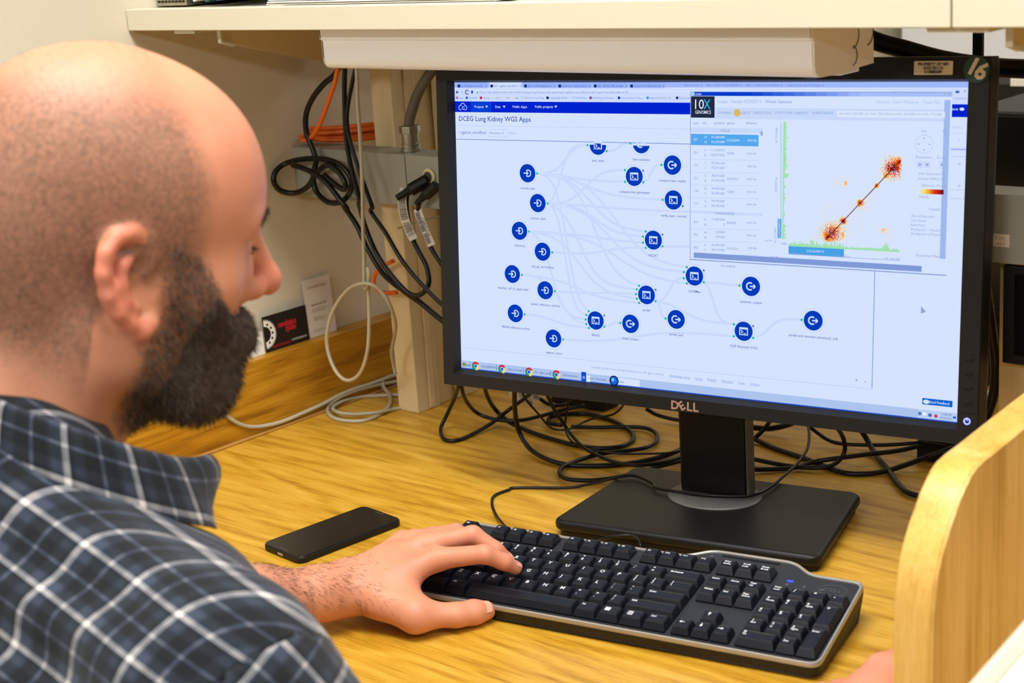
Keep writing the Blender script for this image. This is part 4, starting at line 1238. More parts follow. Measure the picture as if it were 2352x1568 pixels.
cable('power_cable', [cG(620, 110, .03), cG(720, 190, .018), cG(850, 280, .009), cG(980, 320, .006), cG(1200, 335, .006), cG(1500, 335, .007), cG(1800, 315, .010), cG(2000, 290, .016), cG(2300, 250, .03)], R1 - .0003, 'cable', 'black cable lying nearly level above the others at right', GT)
cable('power_cable', [cG(1190, 150, .03), cG(1260, 250, .018), cG(1320, 360, .008), cG(1400, 480, .004), cG(1500, 600, .004), cG(1600, 740, .004), cG(1700, 840, .004), cG(1850, 890, .004), cG(2050, 910, .004)], R1 + .0006, 'cable', 'thick black cable slanting down behind the wooden panel', GT)
cable('usb_cable', [cG(80, 250, .04), cG(160, 170, .05), cG(220, 90, .06), cG(250, 20, .08)], R1, 'cable', 'short black cable passing beside the column under the bezel', GT)
cable('power_cable', [cG(-20, 140, .01), cG(200, 160, .008), cG(380, 130, .012), cG(520, 80, .02)], R1 + .001, 'cable', 'black cable hugging the bezel edge right beside the column', GT)
ls = cable('usb_cable', [at(1372, 1243, z=.018), at(1400, 1233, z=.017), at(1440, 1229, z=.016), at(1465, 1236, z=.015), at(1472, 1256, z=.010)], .0015, 'cable', 'small cable loop between the keyboard and the stand base')
# black box behind the monitor at right
bx = at(2150, 1064, z=0)
bxm = Matrix.Translation((bx.x, bx.y, 0)) @ Matrix.Rotation(math.radians(3), 4, 'Z')
bo = empty('docking_box', label='small black box on the desk behind the lower right of the monitor', cat='box', matrix=bxm)
MB().box(-.024, .12, -.0, .10, .0006, .024).build('box_body', 'black', bo, bevel=.002)
MB().box(-.0235, .1195, .004, .096, .0242, .0262).build('box_lid', 'mid_grey', bo, bevel=.001)

# cables by the left wall
YW = .268
c1 = [cI(1520, 440, YW), cI(1470, 520, YW), cI(1390, 590, YW), cI(1315, 690, YW), cI(1275, 800, YW), cI(1280, 920, YW), cI(1325, 1040, YW), cI(1345, 1120, YW), cI(1325, 1210, YW), cI(1345, 1320, YW), cI(1420, 1395, YW - .004), cI(1510, 1400, YW - .004), cI(1575, 1340, YW - .004), cI(1590, 1250, YW - .004), cI(1530, 1155, YW - .006), cI(1420, 1105, YW - .006), cI(1280, 1100, YW - .006), cI(1150, 1125, YW - .006), cI(1070, 1180, YW - .006), cI(1052, 1255, YW - .006), cI(1100, 1320, YW - .005), cI(1200, 1335, YW - .004), cI(1290, 1290, YW - .002), cI(1345, 1200, YW), cI(1420, 1145, YW - .012), cI(1490, 1180, YW - .012), cI(1545, 1260, YW - .012), cI(1540, 1310, YW - .012), cI(1480, 1280, YW - .012), cI(1400, 1210, YW - .012)]
cable('power_cable', c1, .0037, 'cable', 'thick black cable wound into a loose coil in front of the raceway')
cable('power_cable', [cI(1180, 1140, YW - .016), cI(1290, 1180, YW - .016), cI(1400, 1250, YW - .016), cI(1500, 1370, YW - .014), cI(1560, 1447, YW - .01), cH(600, 190, YW), cH(680, 310, YW), cH(740, 440, YW), cH(840, 600, YW), cH(960, 700, YW), cH(1060, 770, YW), cH(1195, 880, YW), cH(1330, 960, YW)], .0036, 'cable', 'lowest black cable running diagonally from the coil to the monitor')
cable('power_cable', [cI(1545, 440, YW - .022), cI(1542, 600, YW - .022), cI(1545, 780, YW - .022), cI(1552, 930, YW - .022), cI(1580, 1120, YW - .022), cI(1630, 1320, YW - .02), cI(1665, 1440, YW - .016), cH(690, 170, YW - .014), cH(735, 330, YW - .014), cH(800, 480, YW - .014), cH(890, 610, YW - .012), cH(990, 715, YW - .010), cH(1060, 722, YW - .006), cH(1110, 660, YW), cH(1100, 560, YW + .005), cH(1055, 470, YW + .005), cH(1015, 390, YW + .006), cH(990, 290, YW + .004), cH(975, 180, YW), cH(985, 90, YW)], .0032, 'cable', 'black power cable that hangs from above and loops up to the plug')
cable('power_cable', [cI(1625, 440, YW - .028), cI(1590, 600, YW - .028), cI(1562, 760, YW - .028), cI(1562, 880, YW - .028), cI(1590, 1010, YW - .028), cI(1640, 1170, YW - .028), cI(1690, 1310, YW - .026), cI(1735, 1440, YW - .024), cH(760, 220, YW - .022), cH(850, 350, YW - .022), cH(945, 510, YW - .022), cH(1050, 640, YW - .018), cH(1195, 785, YW - .01), cH(1330, 880, YW)], .0027, 'cable', 'slimmer black cable running uppermost to the monitor edge')
GG = 'grey network cable loops'
cable('network_cable', [cI(1625, 440, YW - .036), cI(1632, 700, YW - .036), cI(1650, 950, YW - .036), cI(1662, 1200, YW - .036), cI(1668, 1440, YW - .036), cH(714, 200, YW - .036), cH(716, 350, YW - .036), cH(722, 500, YW - .034), cH(722, 620, YW - .034), cH(728, 690, YW - .034), cH(745, 660, YW - .034), cH(752, 590, YW - .034), cH(742, 560, YW - .032), cH(745, 640, YW - .03), cH(750, 760, YW - .03), cH(752, 900, YW - .03), cH(742, 1060, YW - .03), cH(700, 1190, YW - .03), cH(630, 1238, YW - .03), cH(565, 1200, YW - .03), cH(512, 1090, YW - .03), cH(498, 960, YW - .03), cH(540, 810, YW - .03), cH(630, 690, YW - .03), cH(730, 655, YW - .04), cH(810, 690, YW - .03), cH(875, 780, YW - .02), cH(910, 890, YW), cH(905, 970, YW + .02), cH(888, 1060, YW + .03), cH(900, 1150, YW + .04), cH(912, 1200, YW + .04)], .0024, 'cable_grey', 'thin grey cable hanging in a big teardrop loop by the wall', GG)
cable('network_cable', [cJ(470, 200, .055), cJ(490, 250, .035), cJ(600, 350, .010), cJ(730, 415, .003), cJ(880, 425, .0025), cJ(1090, 380, .0025), cJ(1300, 295, .0025), cJ(1500, 205, .003), cJ(1640, 130, .0045), cJ(1800, 60, .006), cJ(1960, 10, .007), cHz(910, 1205, .008), cHz(1010, 1170, .008)], .0026, 'cable_grey', 'grey cable lying along the wooden splash and rising behind the beard', GG)
cable('network_cable', [cHz(940, 1240, .006), cHz(880, 1250, .006), cHz(760, 1275, .006), cHz(640, 1310, .005), cHz(540, 1360, .0035), cHz(502, 1410, .0025), cHz(530, 1458, .0025), cHz(620, 1480, .0025), cHz(720, 1478, .0025), cHz(810, 1445, .0025), cHz(872, 1390, .0035), cHz(876, 1330, .005), cHz(840, 1280, .007), cHz(832, 1245, .010), cHz(870, 1215, .012), cHz(930, 1205, .012)], .0026, 'cable_grey', 'grey cable coiled flat on the desk in front of the upright', GG)
cable('network_cable', [cHz(940, 1325, .0025), cHz(850, 1327, .0025), cHz(720, 1335, .0025), cHz(600, 1360, .0025), cHz(535, 1400, .0058), cHz(570, 1430, .0078), cHz(680, 1440, .0078), cHz(800, 1430, .007), cHz(900, 1410, .0025), cHz(960, 1400, .0025)], .0025, 'cable_grey', 'grey cable forming the inner loop of the desk coil', GG)
# orange coil on the raceway
cc = at(280 + 1530 / 3.0154, 915 / 3.0154, z=.366)
pts = []
for k in range(5 * 20 + 1):
    a = 2 * math.pi * k / 20
    lap = k / 20
    rr_ = .066 + .006 * math.sin(lap * 2.1) + .003 * math.sin(a * 3 + lap)
    pts.append(Vector((cc.x + .004 + rr_ * 1.02 * math.cos(a + 2.6), cc.y + .035 + rr_ * 1.22 * math.sin(a + 2.6), .3615 + .0036 * lap + .0022 * math.sin(a + lap))))
lead = [cI(1500, 440, .262), cI(1475, 570, .262), cI(1420, 730, .262), cI(1370, 860, .264), cI(1320, 940, .268), cI(1275, 972, .275), cI(1245, 965, .282), cI(1250, 945, .29)]
MBo = MB().tube(lead + pts[2:], .0031, 10)
tag(MBo.build('network_cable', 'cable_orange', smooth=True), 'bright orange cable coiled on top of the grey raceway', 'cable', 'orange network cables')
cable('network_cable', [cH(900, 520, .31), cH(850, 545, .31), cH(800, 585, .31), cH(778, 640, .31), cH(800, 690, .31), cH(850, 712, .31), cH(920, 708, .31)], .003, 'cable_orange', 'short orange cable bend beside the beige upright below the raceway', 'orange network cables')
# flexible conduit
cd = at(990 - 1, 1, y=.31)
k0 = cI(1990, 880, .308)
con = empty('flexible_conduit', (k0.x, .308, .358), 'grey flexible conduit rising from a metal fitting on the raceway', 'conduit')
MB().tube([k0, cI(1992, 830, .308), cI(2012, 760, .308), cI(2050, 650, .309), cI(2110, 545, .311), cI(2200, 430, .315), cI(2290, 330, .32)], .0066, 16).build('hose', 'conduit', con, smooth=True)
zb0 = .3585
MB().lathe([(.0128, zb0), (.0128, zb0 + .004), (.0112, zb0 + .0045), (.0112, zb0 + .007), (.0122, zb0 + .0075), (.0122, zb0 + .0095), (.0108, zb0 + .010), (.0108, zb0 + .026), (.0085, zb0 + .0275)], 28, Matrix.Translation((k0.x, .3085, 0))).build('threaded_fitting', 'steel', con, smooth=False)
MB().lathe([(.0135, zb0 + .0225), (.0135, zb0 + .031), (.0125, zb0 + .032)], 8, Matrix.Translation((k0.x, .3085, 0))).build('hex_nut', 'steel', con, bevel=.0008)
# two plugs with barcode tags
def plug(c, dirv, label, sc=1.0):
    d = Vector(dirv).normalized()
    r = empty('power_plug', tuple(c), label, 'plug', 'black plugs in the raceway outlet')
    MB().tube([c, c + d * .012 * sc, c + d * .024 * sc, c + d * .026 * sc], lambda t: .0085 * sc if t < .8 else .006 * sc, 8, step=.01, smooth=False).build('plug_body', 'black', r, bevel=.0015)
    sr = MB()
    for k in range(5):
        p = c + d * (.026 + .0036 * k) * sc
        sr.tube([p, p + d * .0026 * sc], (.0055 - .0004 * k) * sc, 12, smooth=False)
    sr.tube([c + d * .025 * sc, c + d * .044 * sc], .0035 * sc, 10, smooth=False)
    sr.build('strain_relief', 'black', r)
    return r


pc_ = Vector((oc.x, .281, oc.z - .004))
plug(pc_, (-.62, -.62, -.42), 'black plug pushed into the round cream outlet')
plug(at(1004, 425, y=.275), (-.75, -.3, -.62), 'lower black plug beside the monitor edge', .85)


def tag_strip(name, pts, w, label, seed, num=None):
    r = empty(name, tuple(pts[0]), label, 'tag', 'barcode tags on the power cables')
    q = spline([Vector(p) for p in pts], .004)
    sv = Vector((.75, .66, 0))
    s_ = MB(); b_ = MB(); rb = random.Random(seed); nrm = Vector((.655, -.75, 0)) * .0012
    side = []
    for i, p in enumerate(q):
        t = (q[min(i + 1, len(q) - 1)] - q[max(0, i - 1)]).normalized()
        sd = (sv - t * sv.dot(t)).normalized() * w / 2
        side.append(sd)
    for i in range(len(q) - 1):
        a, b, c, d = q[i] - side[i], q[i] + side[i], q[i + 1] + side[i + 1], q[i + 1] - side[i + 1]
        s_.add([a + nrm, b + nrm, c + nrm, d + nrm, a - nrm, b - nrm, c - nrm, d - nrm], [(3, 2, 1, 0), (4, 5, 6, 7), (0, 1, 5, 4), (2, 3, 7, 6), (1, 2, 6, 5), (0, 4, 7, 3)])
    s_.build('tag_paper', 'paper', r)
    L_ = len(q) - 1
    t = .08
    n2 = nrm * 1.25
    while t < .92:
        if not (.60 < t < .66):
            k = rb.choice((.006, .01, .016))
            f = t * L_; i = int(f); f -= i
            p = q[i].lerp(q[i + 1], f); sd = side[i] * (.82 if num is None else .55)
            off = Vector((0, 0, 0)) if num is None else -side[i] * .3
            tt = (q[i + 1] - q[i]).normalized() * k * (q[0] - q[-1]).length
            b_.add([p + off - sd + n2, p + off + sd + n2, p + off + sd + n2 + tt, p + off - sd + n2 + tt], [(3, 2, 1, 0)])
            t += k
        t += rb.choice((.008, .014))
    b_.build('barcode', 'ink', r)
    if num:
        i = L_ // 2
        tt = (q[i + 1] - q[i - 1]).normalized()
        text(num, .0042, face_mtx(q[i] + side[i] * .55 + n2, tt, side[i]), 'ink', r, 'tag_number')
    return r


tag_strip('cable_tag', [cH(965, 85, YW - .006), cH(950, 150, YW - .006), cH(962, 250, YW - .004), cH(990, 330, YW), cH(1020, 392, YW)], .0105, 'curved white barcode tag, left of the two on the power cables', 2)
tag_strip('cable_tag', [cH(1042, 208, YW), cH(1062, 270, YW), cH(1090, 340, YW), cH(1128, 428, YW)], .0095, 'white barcode tag with printed number, right of the two', 8, '27.00819.121.R')
cable('power_cable', [at(985, 437, y=YW), at(970, 450, y=YW), at(962, 470, y=YW), at(960, 495, y=YW + .002), at(972, 530, y=YW + .004), at(990, 568, y=YW + .004), at(1010, 600, y=YW + .004), at(1040, 640, y=YW + .004)], .003, 'cable', 'black cable leading down from the lower plug behind the monitor')
cable('cable_tie', [cH(925, 325, .322), cH(1000, 300, .324), cH(1090, 275, .324), cH(1180, 250, .324), cH(1260, 225, .326)], .0012, 'tie', 'pale green tie stretched across the beige upright', None, 'tie', 6)

# ------------------------------------------------------------------ beyond the monitor at right
hose = cable('cable_sleeve', [at(1960, 70, y=.33), at(2010, 94, y=.335), at(2080, 114, y=.34), at(2160, 136, y=.345), at(2260, 152, y=.35), at(2352, 158, y=.35), at(2500, 160, y=.35)], .0092, 'cable', 'thick black cable sleeve sagging under the shelf above the monitor', None, 'sleeve', 14)
vb = at(2246, 95, y=.38)
MBv = MB().box(vb.x - .005, vb.x + .005, .378, .384, vb.z - .03, .532).build('hanging_strap', 'black', bevel=.001)
tag(MBv, 'short black strap hanging from the shelf above the number sticker', 'strap')
bm = empty('background_monitor', (.06, 1.1, 0), 'black switched-off monitor standing on the far desk', 'monitor')
s0 = at(2240, 186, y=1.1); s1 = at(2240, 352, y=1.1)
MB().box(s0.x - .02, s0.x + .50, 1.1, 1.125, s1.z, s0.z + .012).build('bezel', 'dark_grey', bm, bevel=.003)
MB().box(s0.x - .005, s0.x + .485, 1.0985, 1.1005, s1.z + .014, s0.z - .004).build('screen', 'black_gloss', bm)
MB().box(s0.x + .19, s0.x + .29, 1.126, 1.15, .0, s1.z + .1).build('stand_column', 'black', bm, bevel=.004)
MB().box(s0.x + .10, s0.x + .38, 1.03, 1.23, .0005, .016).build('stand_base', 'black', bm, bevel=.004)
lb = at(2340, 188, y=1.098)
MB().box(lb.x - .012, lb.x + .03, 1.0970, 1.0985, lb.z - .006, lb.z + .006).build('asset_label', 'tan_label', bm)
hb = empty('hanging_box', (.46, .31, .195), 'black box hanging under the raceway in front of the right upright', 'box')
q = at(2316, 700, y=.30)
MB().box(q.x, q.x + .14, .287, .328, .196, .2915).build('box_body', 'black', hb, bevel=.002)
MB().box(q.x + .012, q.x + .13, .2855, .287, .205, .284).build('front_panel', 'black_gloss', hb, bevel=.001)
tw = empty('computer_tower', (.25, .85, 0), 'black computer tower on the far desk behind the upright', 'computer')
q = at(2262, 600, y=.78)
MB().box(q.x - .03, q.x + .065, .78, 1.02, .10, .36).build('tower_case', 'black', tw, bevel=.003)
MB().box(q.x - .026, q.x + .061, .777, .78, .11, .355).build('front_panel', 'black_gloss', tw, bevel=.001)
MB().box(q.x - .03, q.x + .065, .79, 1.01, .0005, .10).build('tower_foot', 'black', tw, bevel=.003)
cable('power_cable', [at(2250, 560, y=.345), at(2262, 640, y=.39), at(2278, 760, y=.41), at(2287, 830, y=.42), at(2283, 900, y=.42), at(2265, 955, y=.42), at(2240, 1000, y=.41)], .0055, 'cable', 'thick black cable hanging between the monitor edge and the right upright')
pw = at(2272, 905, z=0)
pp = empty('paper_slip', tuple(pw), 'small white paper slip on the far desk right of the monitor', 'paper')
MB().box(pw.x - .03, pw.x + .03, pw.y - .008, pw.y + .012, .0003, .0012).build('sheet', 'paper', pp)
cab = empty('storage_cabinet', (-.1, 2.2, FLOOR), 'white storage cabinet far behind the shelf gap', 'cabinet')
MB().box(-.54 + .03, .25, 1.9, 2.5, FLOOR, .75).build('cabinet_body', 'white_enamel', cab, bevel=.004)
for x in (-.505, -.128):
    d_ = MB().box(x, x + .372, 1.88, 1.8995, FLOOR + .08, .745).build('cabinet_door', 'white_enamel', cab, bevel=.004)
    MB().box(x + (.335 if x < -.3 else .02), x + (.35 if x < -.3 else .035), 1.865, 1.88, .0, .14).build('door_handle', 'steel', d_, bevel=.003)

# ------------------------------------------------------------------ organic shapes from distance fields
def sgrid(lo, hi, h):
    lo = np.array(lo, float); n = np.ceil((np.array(hi) - lo) / h).astype(int) + 1
    ax = [np.arange(n[i], dtype=np.float32) * h + lo[i] for i in range(3)]
    X, Y, Z = np.meshgrid(*ax, indexing='ij')
    return np.stack([X, Y, Z], -1).reshape(-1, 3), n, lo


def nets(f, n, lo, h):
    """surface nets: closed quad mesh of the zero set"""
    f = f.reshape(n)
    s = f < 0
    cs = np.zeros(n - 1, dtype=np.uint8)
    for dx in (0, 1):
        for dy in (0, 1):
            for dz in (0, 1):
                cs += s[dx:n[0] - 1 + dx, dy:n[1] - 1 + dy, dz:n[2] - 1 + dz]
    act = (cs > 0) & (cs < 8)
    idx = -np.ones(act.shape, dtype=np.int64)
    cells = np.argwhere(act); idx[act] = np.arange(len(cells))
    acc = np.zeros((len(cells), 3)); cnt = np.zeros(len(cells))
    corners = [(a, b, c) for a in (0, 1) for b in (0, 1) for c in (0, 1)]
    for p in corners:
        for k in range(3):
            if p[k] == 1:
                continue
            q = list(p); q[k] = 1
            fa = f[cells[:, 0] + p[0], cells[:, 1] + p[1], cells[:, 2] + p[2]]
            fb = f[cells[:, 0] + q[0], cells[:, 1] + q[1], cells[:, 2] + q[2]]
            m = (fa < 0) != (fb < 0)
            t = np.where(m, fa / np.where(m, fa - fb, 1), 0)
            pt = np.array(p, float)[None] + np.zeros((len(cells), 3)); pt[:, k] += t
            acc += pt * m[:, None]; cnt += m
    V_ = (cells + acc / cnt[:, None]) * h + lo
    F = []
    for k in range(3):
        a, b = [(1, 2), (2, 0), (0, 1)][k]
        sl0 = [slice(None)] * 3; sl1 = [slice(None)] * 3
        sl0[k] = slice(0, -1); sl1[k] = slice(1, None)
        s0, s1 = s[tuple(sl0)], s[tuple(sl1)]
        e = np.argwhere(s0 != s1)
        e = e[(e[:, a] > 0) & (e[:, b] > 0) & (e[:, a] < n[a] - 1) & (e[:, b] < n[b] - 1)]
        flip = s0[e[:, 0], e[:, 1], e[:, 2]]

        def cid(da, db):
            c = e.copy(); c[:, a] -= da; c[:, b] -= db
            return idx[c[:, 0], c[:, 1], c[:, 2]]
        q = np.stack([cid(1, 1), cid(0, 1), cid(0, 0), cid(1, 0)], 1)
        q[~flip] = q[~flip][:, ::-1]
        F.append(q)
    F = np.concatenate(F); F = F[(F >= 0).all(1)]
    return V_, F


def np_mesh(name, V_, F):
    me = bpy.data.meshes.new(name)
    me.from_pydata(V_.tolist(), [], F.tolist()); me.update()
    me.polygons.foreach_set('use_smooth', [True] * len(me.polygons))
    return me


def ell(P, c, r):
    q = (P - np.array(c, np.float32)) / np.array(r, np.float32)
    k0 = np.sqrt((q * q).sum(-1)); q2 = q / np.array(r, np.float32); k1 = np.sqrt((q2 * q2).sum(-1))
    return k0 * (k0 - 1) / np.maximum(k1, 1e-6)


def cap(P, a, b, ra, rb):
    a = np.array(a, np.float32); b = np.array(b, np.float32); d = b - a
    t = np.clip(((P - a) @ d) / max(1e-9, float(d @ d)), 0, 1)
    return np.sqrt((((P - a) - t[:, None] * d) ** 2).sum(-1)) - (ra + (rb - ra) * t)


def sph(P, c, r):
    return np.sqrt(((P - np.array(c, np.float32)) ** 2).sum(-1)) - r


def smin(a, b, k):
    h = np.clip(.5 + .5 * (b - a) / k, 0, 1)
    return b + (a - b) * h - k * h * (1 - h)


def smax(a, b, k):
    return -smin(-a, -b, k)


def chain(P, pts, rad, k=.004):
    d = None
    for i in range(len(pts) - 1):
        c = cap(P, pts[i], pts[i + 1], rad[i], rad[i + 1])
        d = c if d is None else smin(d, c, k)
    return d


def sstep(x, a, b):
    t = np.clip((x - a) / (b - a), 0, 1)
    return t * t * (3 - 2 * t)


def vnoise(P, sc, seed=0):
    """cheap smooth noise from summed sines"""
    r = np.random.default_rng(seed); out = np.zeros(len(P))
    for _ in range(6):
        d = r.normal(size=3); d /= np.linalg.norm(d)
        out += np.sin((P @ d) * sc * r.uniform(.7, 1.6) + r.uniform(0, 6.28))
    return out / 6


# ------------------------------------------------------------------ head
HO = np.array([.160, -.492, .4315]); HY, HP, HR = 1.195, .215, .092
def rotm(y, p, r):
    cy, sy, cp, sp, cr, sr = math.cos(y), math.sin(y), math.cos(p), math.sin(p), math.cos(r), math.sin(r)
    return np.array([[cy, -sy, 0], [sy, cy, 0], [0, 0, 1]]) @ np.array([[cp, 0, sp], [0, 1, 0], [-sp, 0, cp]]) @ np.array([[1, 0, 0], [0, cr, -sr], [0, sr, cr]])
HR_ = rotm(HY, HP, HR)
to_world = lambda V_: V_ @ HR_.T + HO
to_head = lambda V_: (V_ - HO) @ HR_


def ear_sdf(P, sgn):
    """sgn -1: right ear"""
    c = np.array([.004, sgn * .0735, .001]); lean = math.radians(17); flare = math.radians(24)
    f = np.array([math.cos(lean), 0, -math.sin(lean)]) * 1.0; u = np.array([math.sin(-lean), 0, math.cos(lean)])
    f = np.array([math.cos(lean), 0, math.sin(lean)]); u = np.array([-math.sin(lean), 0, math.cos(lean)])
    # rear edge stands away from the skull
    f2 = f * math.cos(flare) - np.array([0, sgn, 0]) * math.sin(flare)
    nrm = np.cross(u, f2) * (-sgn) ; nrm = nrm / np.linalg.norm(nrm)
    if nrm[1] * sgn < 0:
        nrm = -nrm
    E = lambda a, b, o=0.0: c + f2 * a + u * b + nrm * o
    hel = [(.006, .004), (.013, .017), (.011, .029), (.002, .036), (-.010, .036), (-.020, .029), (-.0245, .017), (-.0245, .002), (-.020, -.011), (-.012, -.021)]
    d = chain(P, [E(a, b, .004) for a, b in hel], [.0030, .0040, .0044, .0046, .0046, .0046, .0044, .0042, .0042, .0048], .007)
    d = smin(d, chain(P, [E(-.012, -.021, .003), E(-.004, -.0295, .002), E(.004, -.027, .001), (E(.007, -.017, 0))], [.0050, .0066, .0062, .0045], .004), .004)
    d = smin(d, chain(P, [E(.002, .022, .003), E(-.009, .018, .004), E(-.0135, .006, .004), E(-.0125, -.006, .004), E(-.006, -.014, .003)], [.0030, .0036, .0038, .0036, .0036], .006), .003)
    q = P - E(-.005, .003, -.0025)
    a_ = q @ f2; b_ = q @ u; n_ = q @ nrm
    pl = np.sqrt((a_ / .021) ** 2 + (b_ / .033) ** 2 + (n_ / .0042) ** 2)
    d = smin(d, (pl - 1) * .0042, .003)
    d = smin(d, cap(P, E(.010, -.002, .003), E(.0095, -.010, .003), .0042, .0036), .003)
    d = smax(d, -sph(P, E(.0030, -.003, .0035), .0085), .003)
    return d


def head_sdf(P):
    d = ell(P, (-.008, 0, .052), (.1035, .0785, .0935))
    d = smin(d, ell(P, (.038, 0, .052), (.062, .066, .066)), .03)
    d = smin(d, ell(P, (.040, 0, -.015), (.053, .060, .066)), .03)
    d = smin(d, ell(P, (-.050, 0, .012), (.052, .060, .055)), .03)
    for s in (-1, 1):
        d = smin(d, cap(P, (.093, s * .008, .042), (.082, s * .040, .041), .0085, .009), .012)
        d = smin(d, sph(P, (.058, s * .046, -.004), .021), .022)
        d = smin(d, cap(P, (.006, s * .050, -.048), (.066, s * .020, -.080), .019, .019), .022)
        d = smin(d, cap(P, (.004, s * .052, -.01), (.006, s * .050, -.048), .020, .019), .022)
    d = smin(d, sph(P, (.074, 0, -.080), .021), .02)
    d = smin(d, ell(P, (.084, 0, -.042), (.017, .027, .020)), .012)
    for s in (-1, 1):
        d = smax(d, -ell(P, (.101, s * .031, .022), (.0165, .016, .0105)), .014)
        d = smin(d, sph(P, (.0795, s * .031, .0215), .0131), .003)
        d = smax(d, -ell(P, (.0945, s * .031, .0192), (.0070, .0105, .0026)), .0015)
    for s in (-1, 1):
        d = smin(d, cap(P, (.086, s * .019, .014), (.092, s * .019, -.010), .0095, .0105), .010)
    # nose
    d = smin(d, cap(P, (.0955, 0, .034), (.1155, 0, -.004), .0075, .0098), .008)
    d = smin(d, sph(P, (.1178, 0, -.0085), .0112), .006)
    for s in (-1, 1):
        d = smin(d, ell(P, (.1020, s * .0125, -.0125), (.0120, .0075, .0085)), .005)
    for s in (-1, 1):
        d = smax(d, -ell(P, (.1065, s * .0072, -.0215), (.0055, .0034, .0050)), .003)
    # lips
    d = smin(d, cap(P, (.0965, -.014, -.0375), (.0965, .014, -.0375), .0055, .0055), .006)
    d = smin(d, cap(P, (.0965, -.012, -.0485), (.0965, .012, -.0485), .0062, .0062), .006)
    # neck
    d = smin(d, cap(P, (-.022, 0, -.03), (-.078, 0, -.185), .059, .060), .03)
    d = smin(d, cap(P, (.02, 0, -.07), (-.045, 0, -.20), .030, .040), .025)
    for s in (-1, 1):
        d = smin(d, cap(P, (-.015, s * .052, -.035), (-.03, s * .035, -.19), .016, .016), .02)
        d = smin(d, cap(P, (-.07, s * .03, -.16), (-.10, s * .15, -.235), .045, .045), .04)
    return d


hh = .0024
P, n3, lo3 = sgrid((-.135, -.10, -.215), (.14, .10, .155), hh)
P = P.astype(np.float32)
D = head_sdf(P)
for s in (-1, 1):
    m = (np.abs(P[:, 0]) < .05) & (P[:, 1] * s > .05) & (np.abs(P[:, 2]) < .055)
    D[m] = smin(D[m], ear_sdf(P[m], s), .004)
Vh, Fh = nets(D, n3, lo3, hh)


def relax(V_, F, mask, it, f=.5):
    e = np.concatenate([F[:, [0, 1]], F[:, [1, 2]], F[:, [2, 3]], F[:, [3, 0]]])
    for _ in range(it):
        s_ = np.zeros_like(V_); c_ = np.zeros(len(V_))
        np.add.at(s_, e[:, 0], V_[e[:, 1]]); np.add.at(c_, e[:, 0], 1)
        np.add.at(s_, e[:, 1], V_[e[:, 0]]); np.add.at(c_, e[:, 1], 1)
        V_ = V_ + (s_ / np.maximum(c_, 1)[:, None] - V_) * (f * mask)[:, None]
    return V_


emask = ((np.abs(Vh[:, 0]) < .045) & (np.abs(Vh[:, 1]) > .066) & (np.abs(Vh[:, 2]) < .05)).astype(float)
Vh = relax(Vh, Fh, np.full(len(Vh), .6), 2)
Vh = relax(Vh, Fh, emask, 2)


def hair_mask(V_):
    """close-cropped hair: sides and back, thin on top, receding at the temples"""
    x, y, z = V_[:, 0], V_[:, 1], V_[:, 2]
    nz = vnoise(V_, 60, 3) * .006
    line_ = .030 + .10 * sstep(z, .02, .10) * 0
    front = sstep(x + nz, .058 - .020 * sstep(z, .06, .12), .038 - .030 * sstep(z, .06, .12))
    top = 1 - .72 * sstep(z + nz, .100, .138)
    low = sstep(z + nz + .0, -.088, -.030)
    side = np.where(x > -.02, sstep(z + nz + 1.6 * np.maximum(0, -.002 - x), -.004, .016), 1)
    return front * top * np.maximum(low, 0) * side


def beard_mask(V_):
    x, y, z = V_[:, 0], np.abs(V_[:, 1]), V_[:, 2]
    nz = vnoise(V_, 90, 5) * .003
    # upper edge: sideburn in front of the ear, dipping over the cheek to the moustache
    edge = np.interp(x, [.012, .030, .045, .055, .067, .080, .092, .112], [.034, .032, .024, .010, -.008, -.024, -.027, -.024])
    up = sstep(-(z - edge) + nz, -.004, .006)
    back = sstep(x + nz - .012 * sstep(z, -.04, -.02), .004, .020)
    under = sstep(z + .55 * (x - .03) + nz, -.128, -.108)
    lips = 1 - sstep(.008 - np.sqrt((np.maximum(0, x - .0) * 0 + (z + .0435) ** 2)), .0, .004) * (y < .018) * (x > .095)
    return up * back * under * np.clip(lips, 0, 1)


# ------------------------------------------------------------------ arms and hands (world coordinates)
def A3(px, py, z):
    return np.array(at(px, py, z=z))


TORSO = math.radians(74)
tf = np.array([math.cos(TORSO), math.sin(TORSO), 0]); tr = np.array([math.sin(TORSO), -math.cos(TORSO), 0])
NB = np.array([.150, -.565, .292])                     # base of the neck
T = lambda f, r, z: NB + tf * f + tr * r + np.array([0, 0, z])
SHL, SHR = T(-.005, -.185, -.075), T(.045, .195, -.104)
WRL = A3(812, 1352, .034)
ELL = WRL + np.array([-.085, -.225, .032])
WRR = np.array([.475, -.165, .035]); ELR = np.array([.405, -.40, .0])


def hand_sdf(P, wr, mcp, fingers, thumb, knu):
    """palm from the wrist to the knuckles, five chains"""
    d = None
    for m_ in mcp:
        base = wr * .72 + m_ * .28 + (m_ - np.mean(mcp, 0)) * .30
        c = cap(P, base, m_, .0135, .0112)
        d = c if d is None else smin(d, c, .012)
    d = smin(d, cap(P, wr, np.mean(mcp, 0) * .5 + wr * .5, .0215, .019), .02)
    for pts, rad in fingers:
        d = smin(d, chain(P, pts, rad, .0035), .0065)
    d = smin(d, chain(P, thumb[0], thumb[1], .006), .012)
    return d


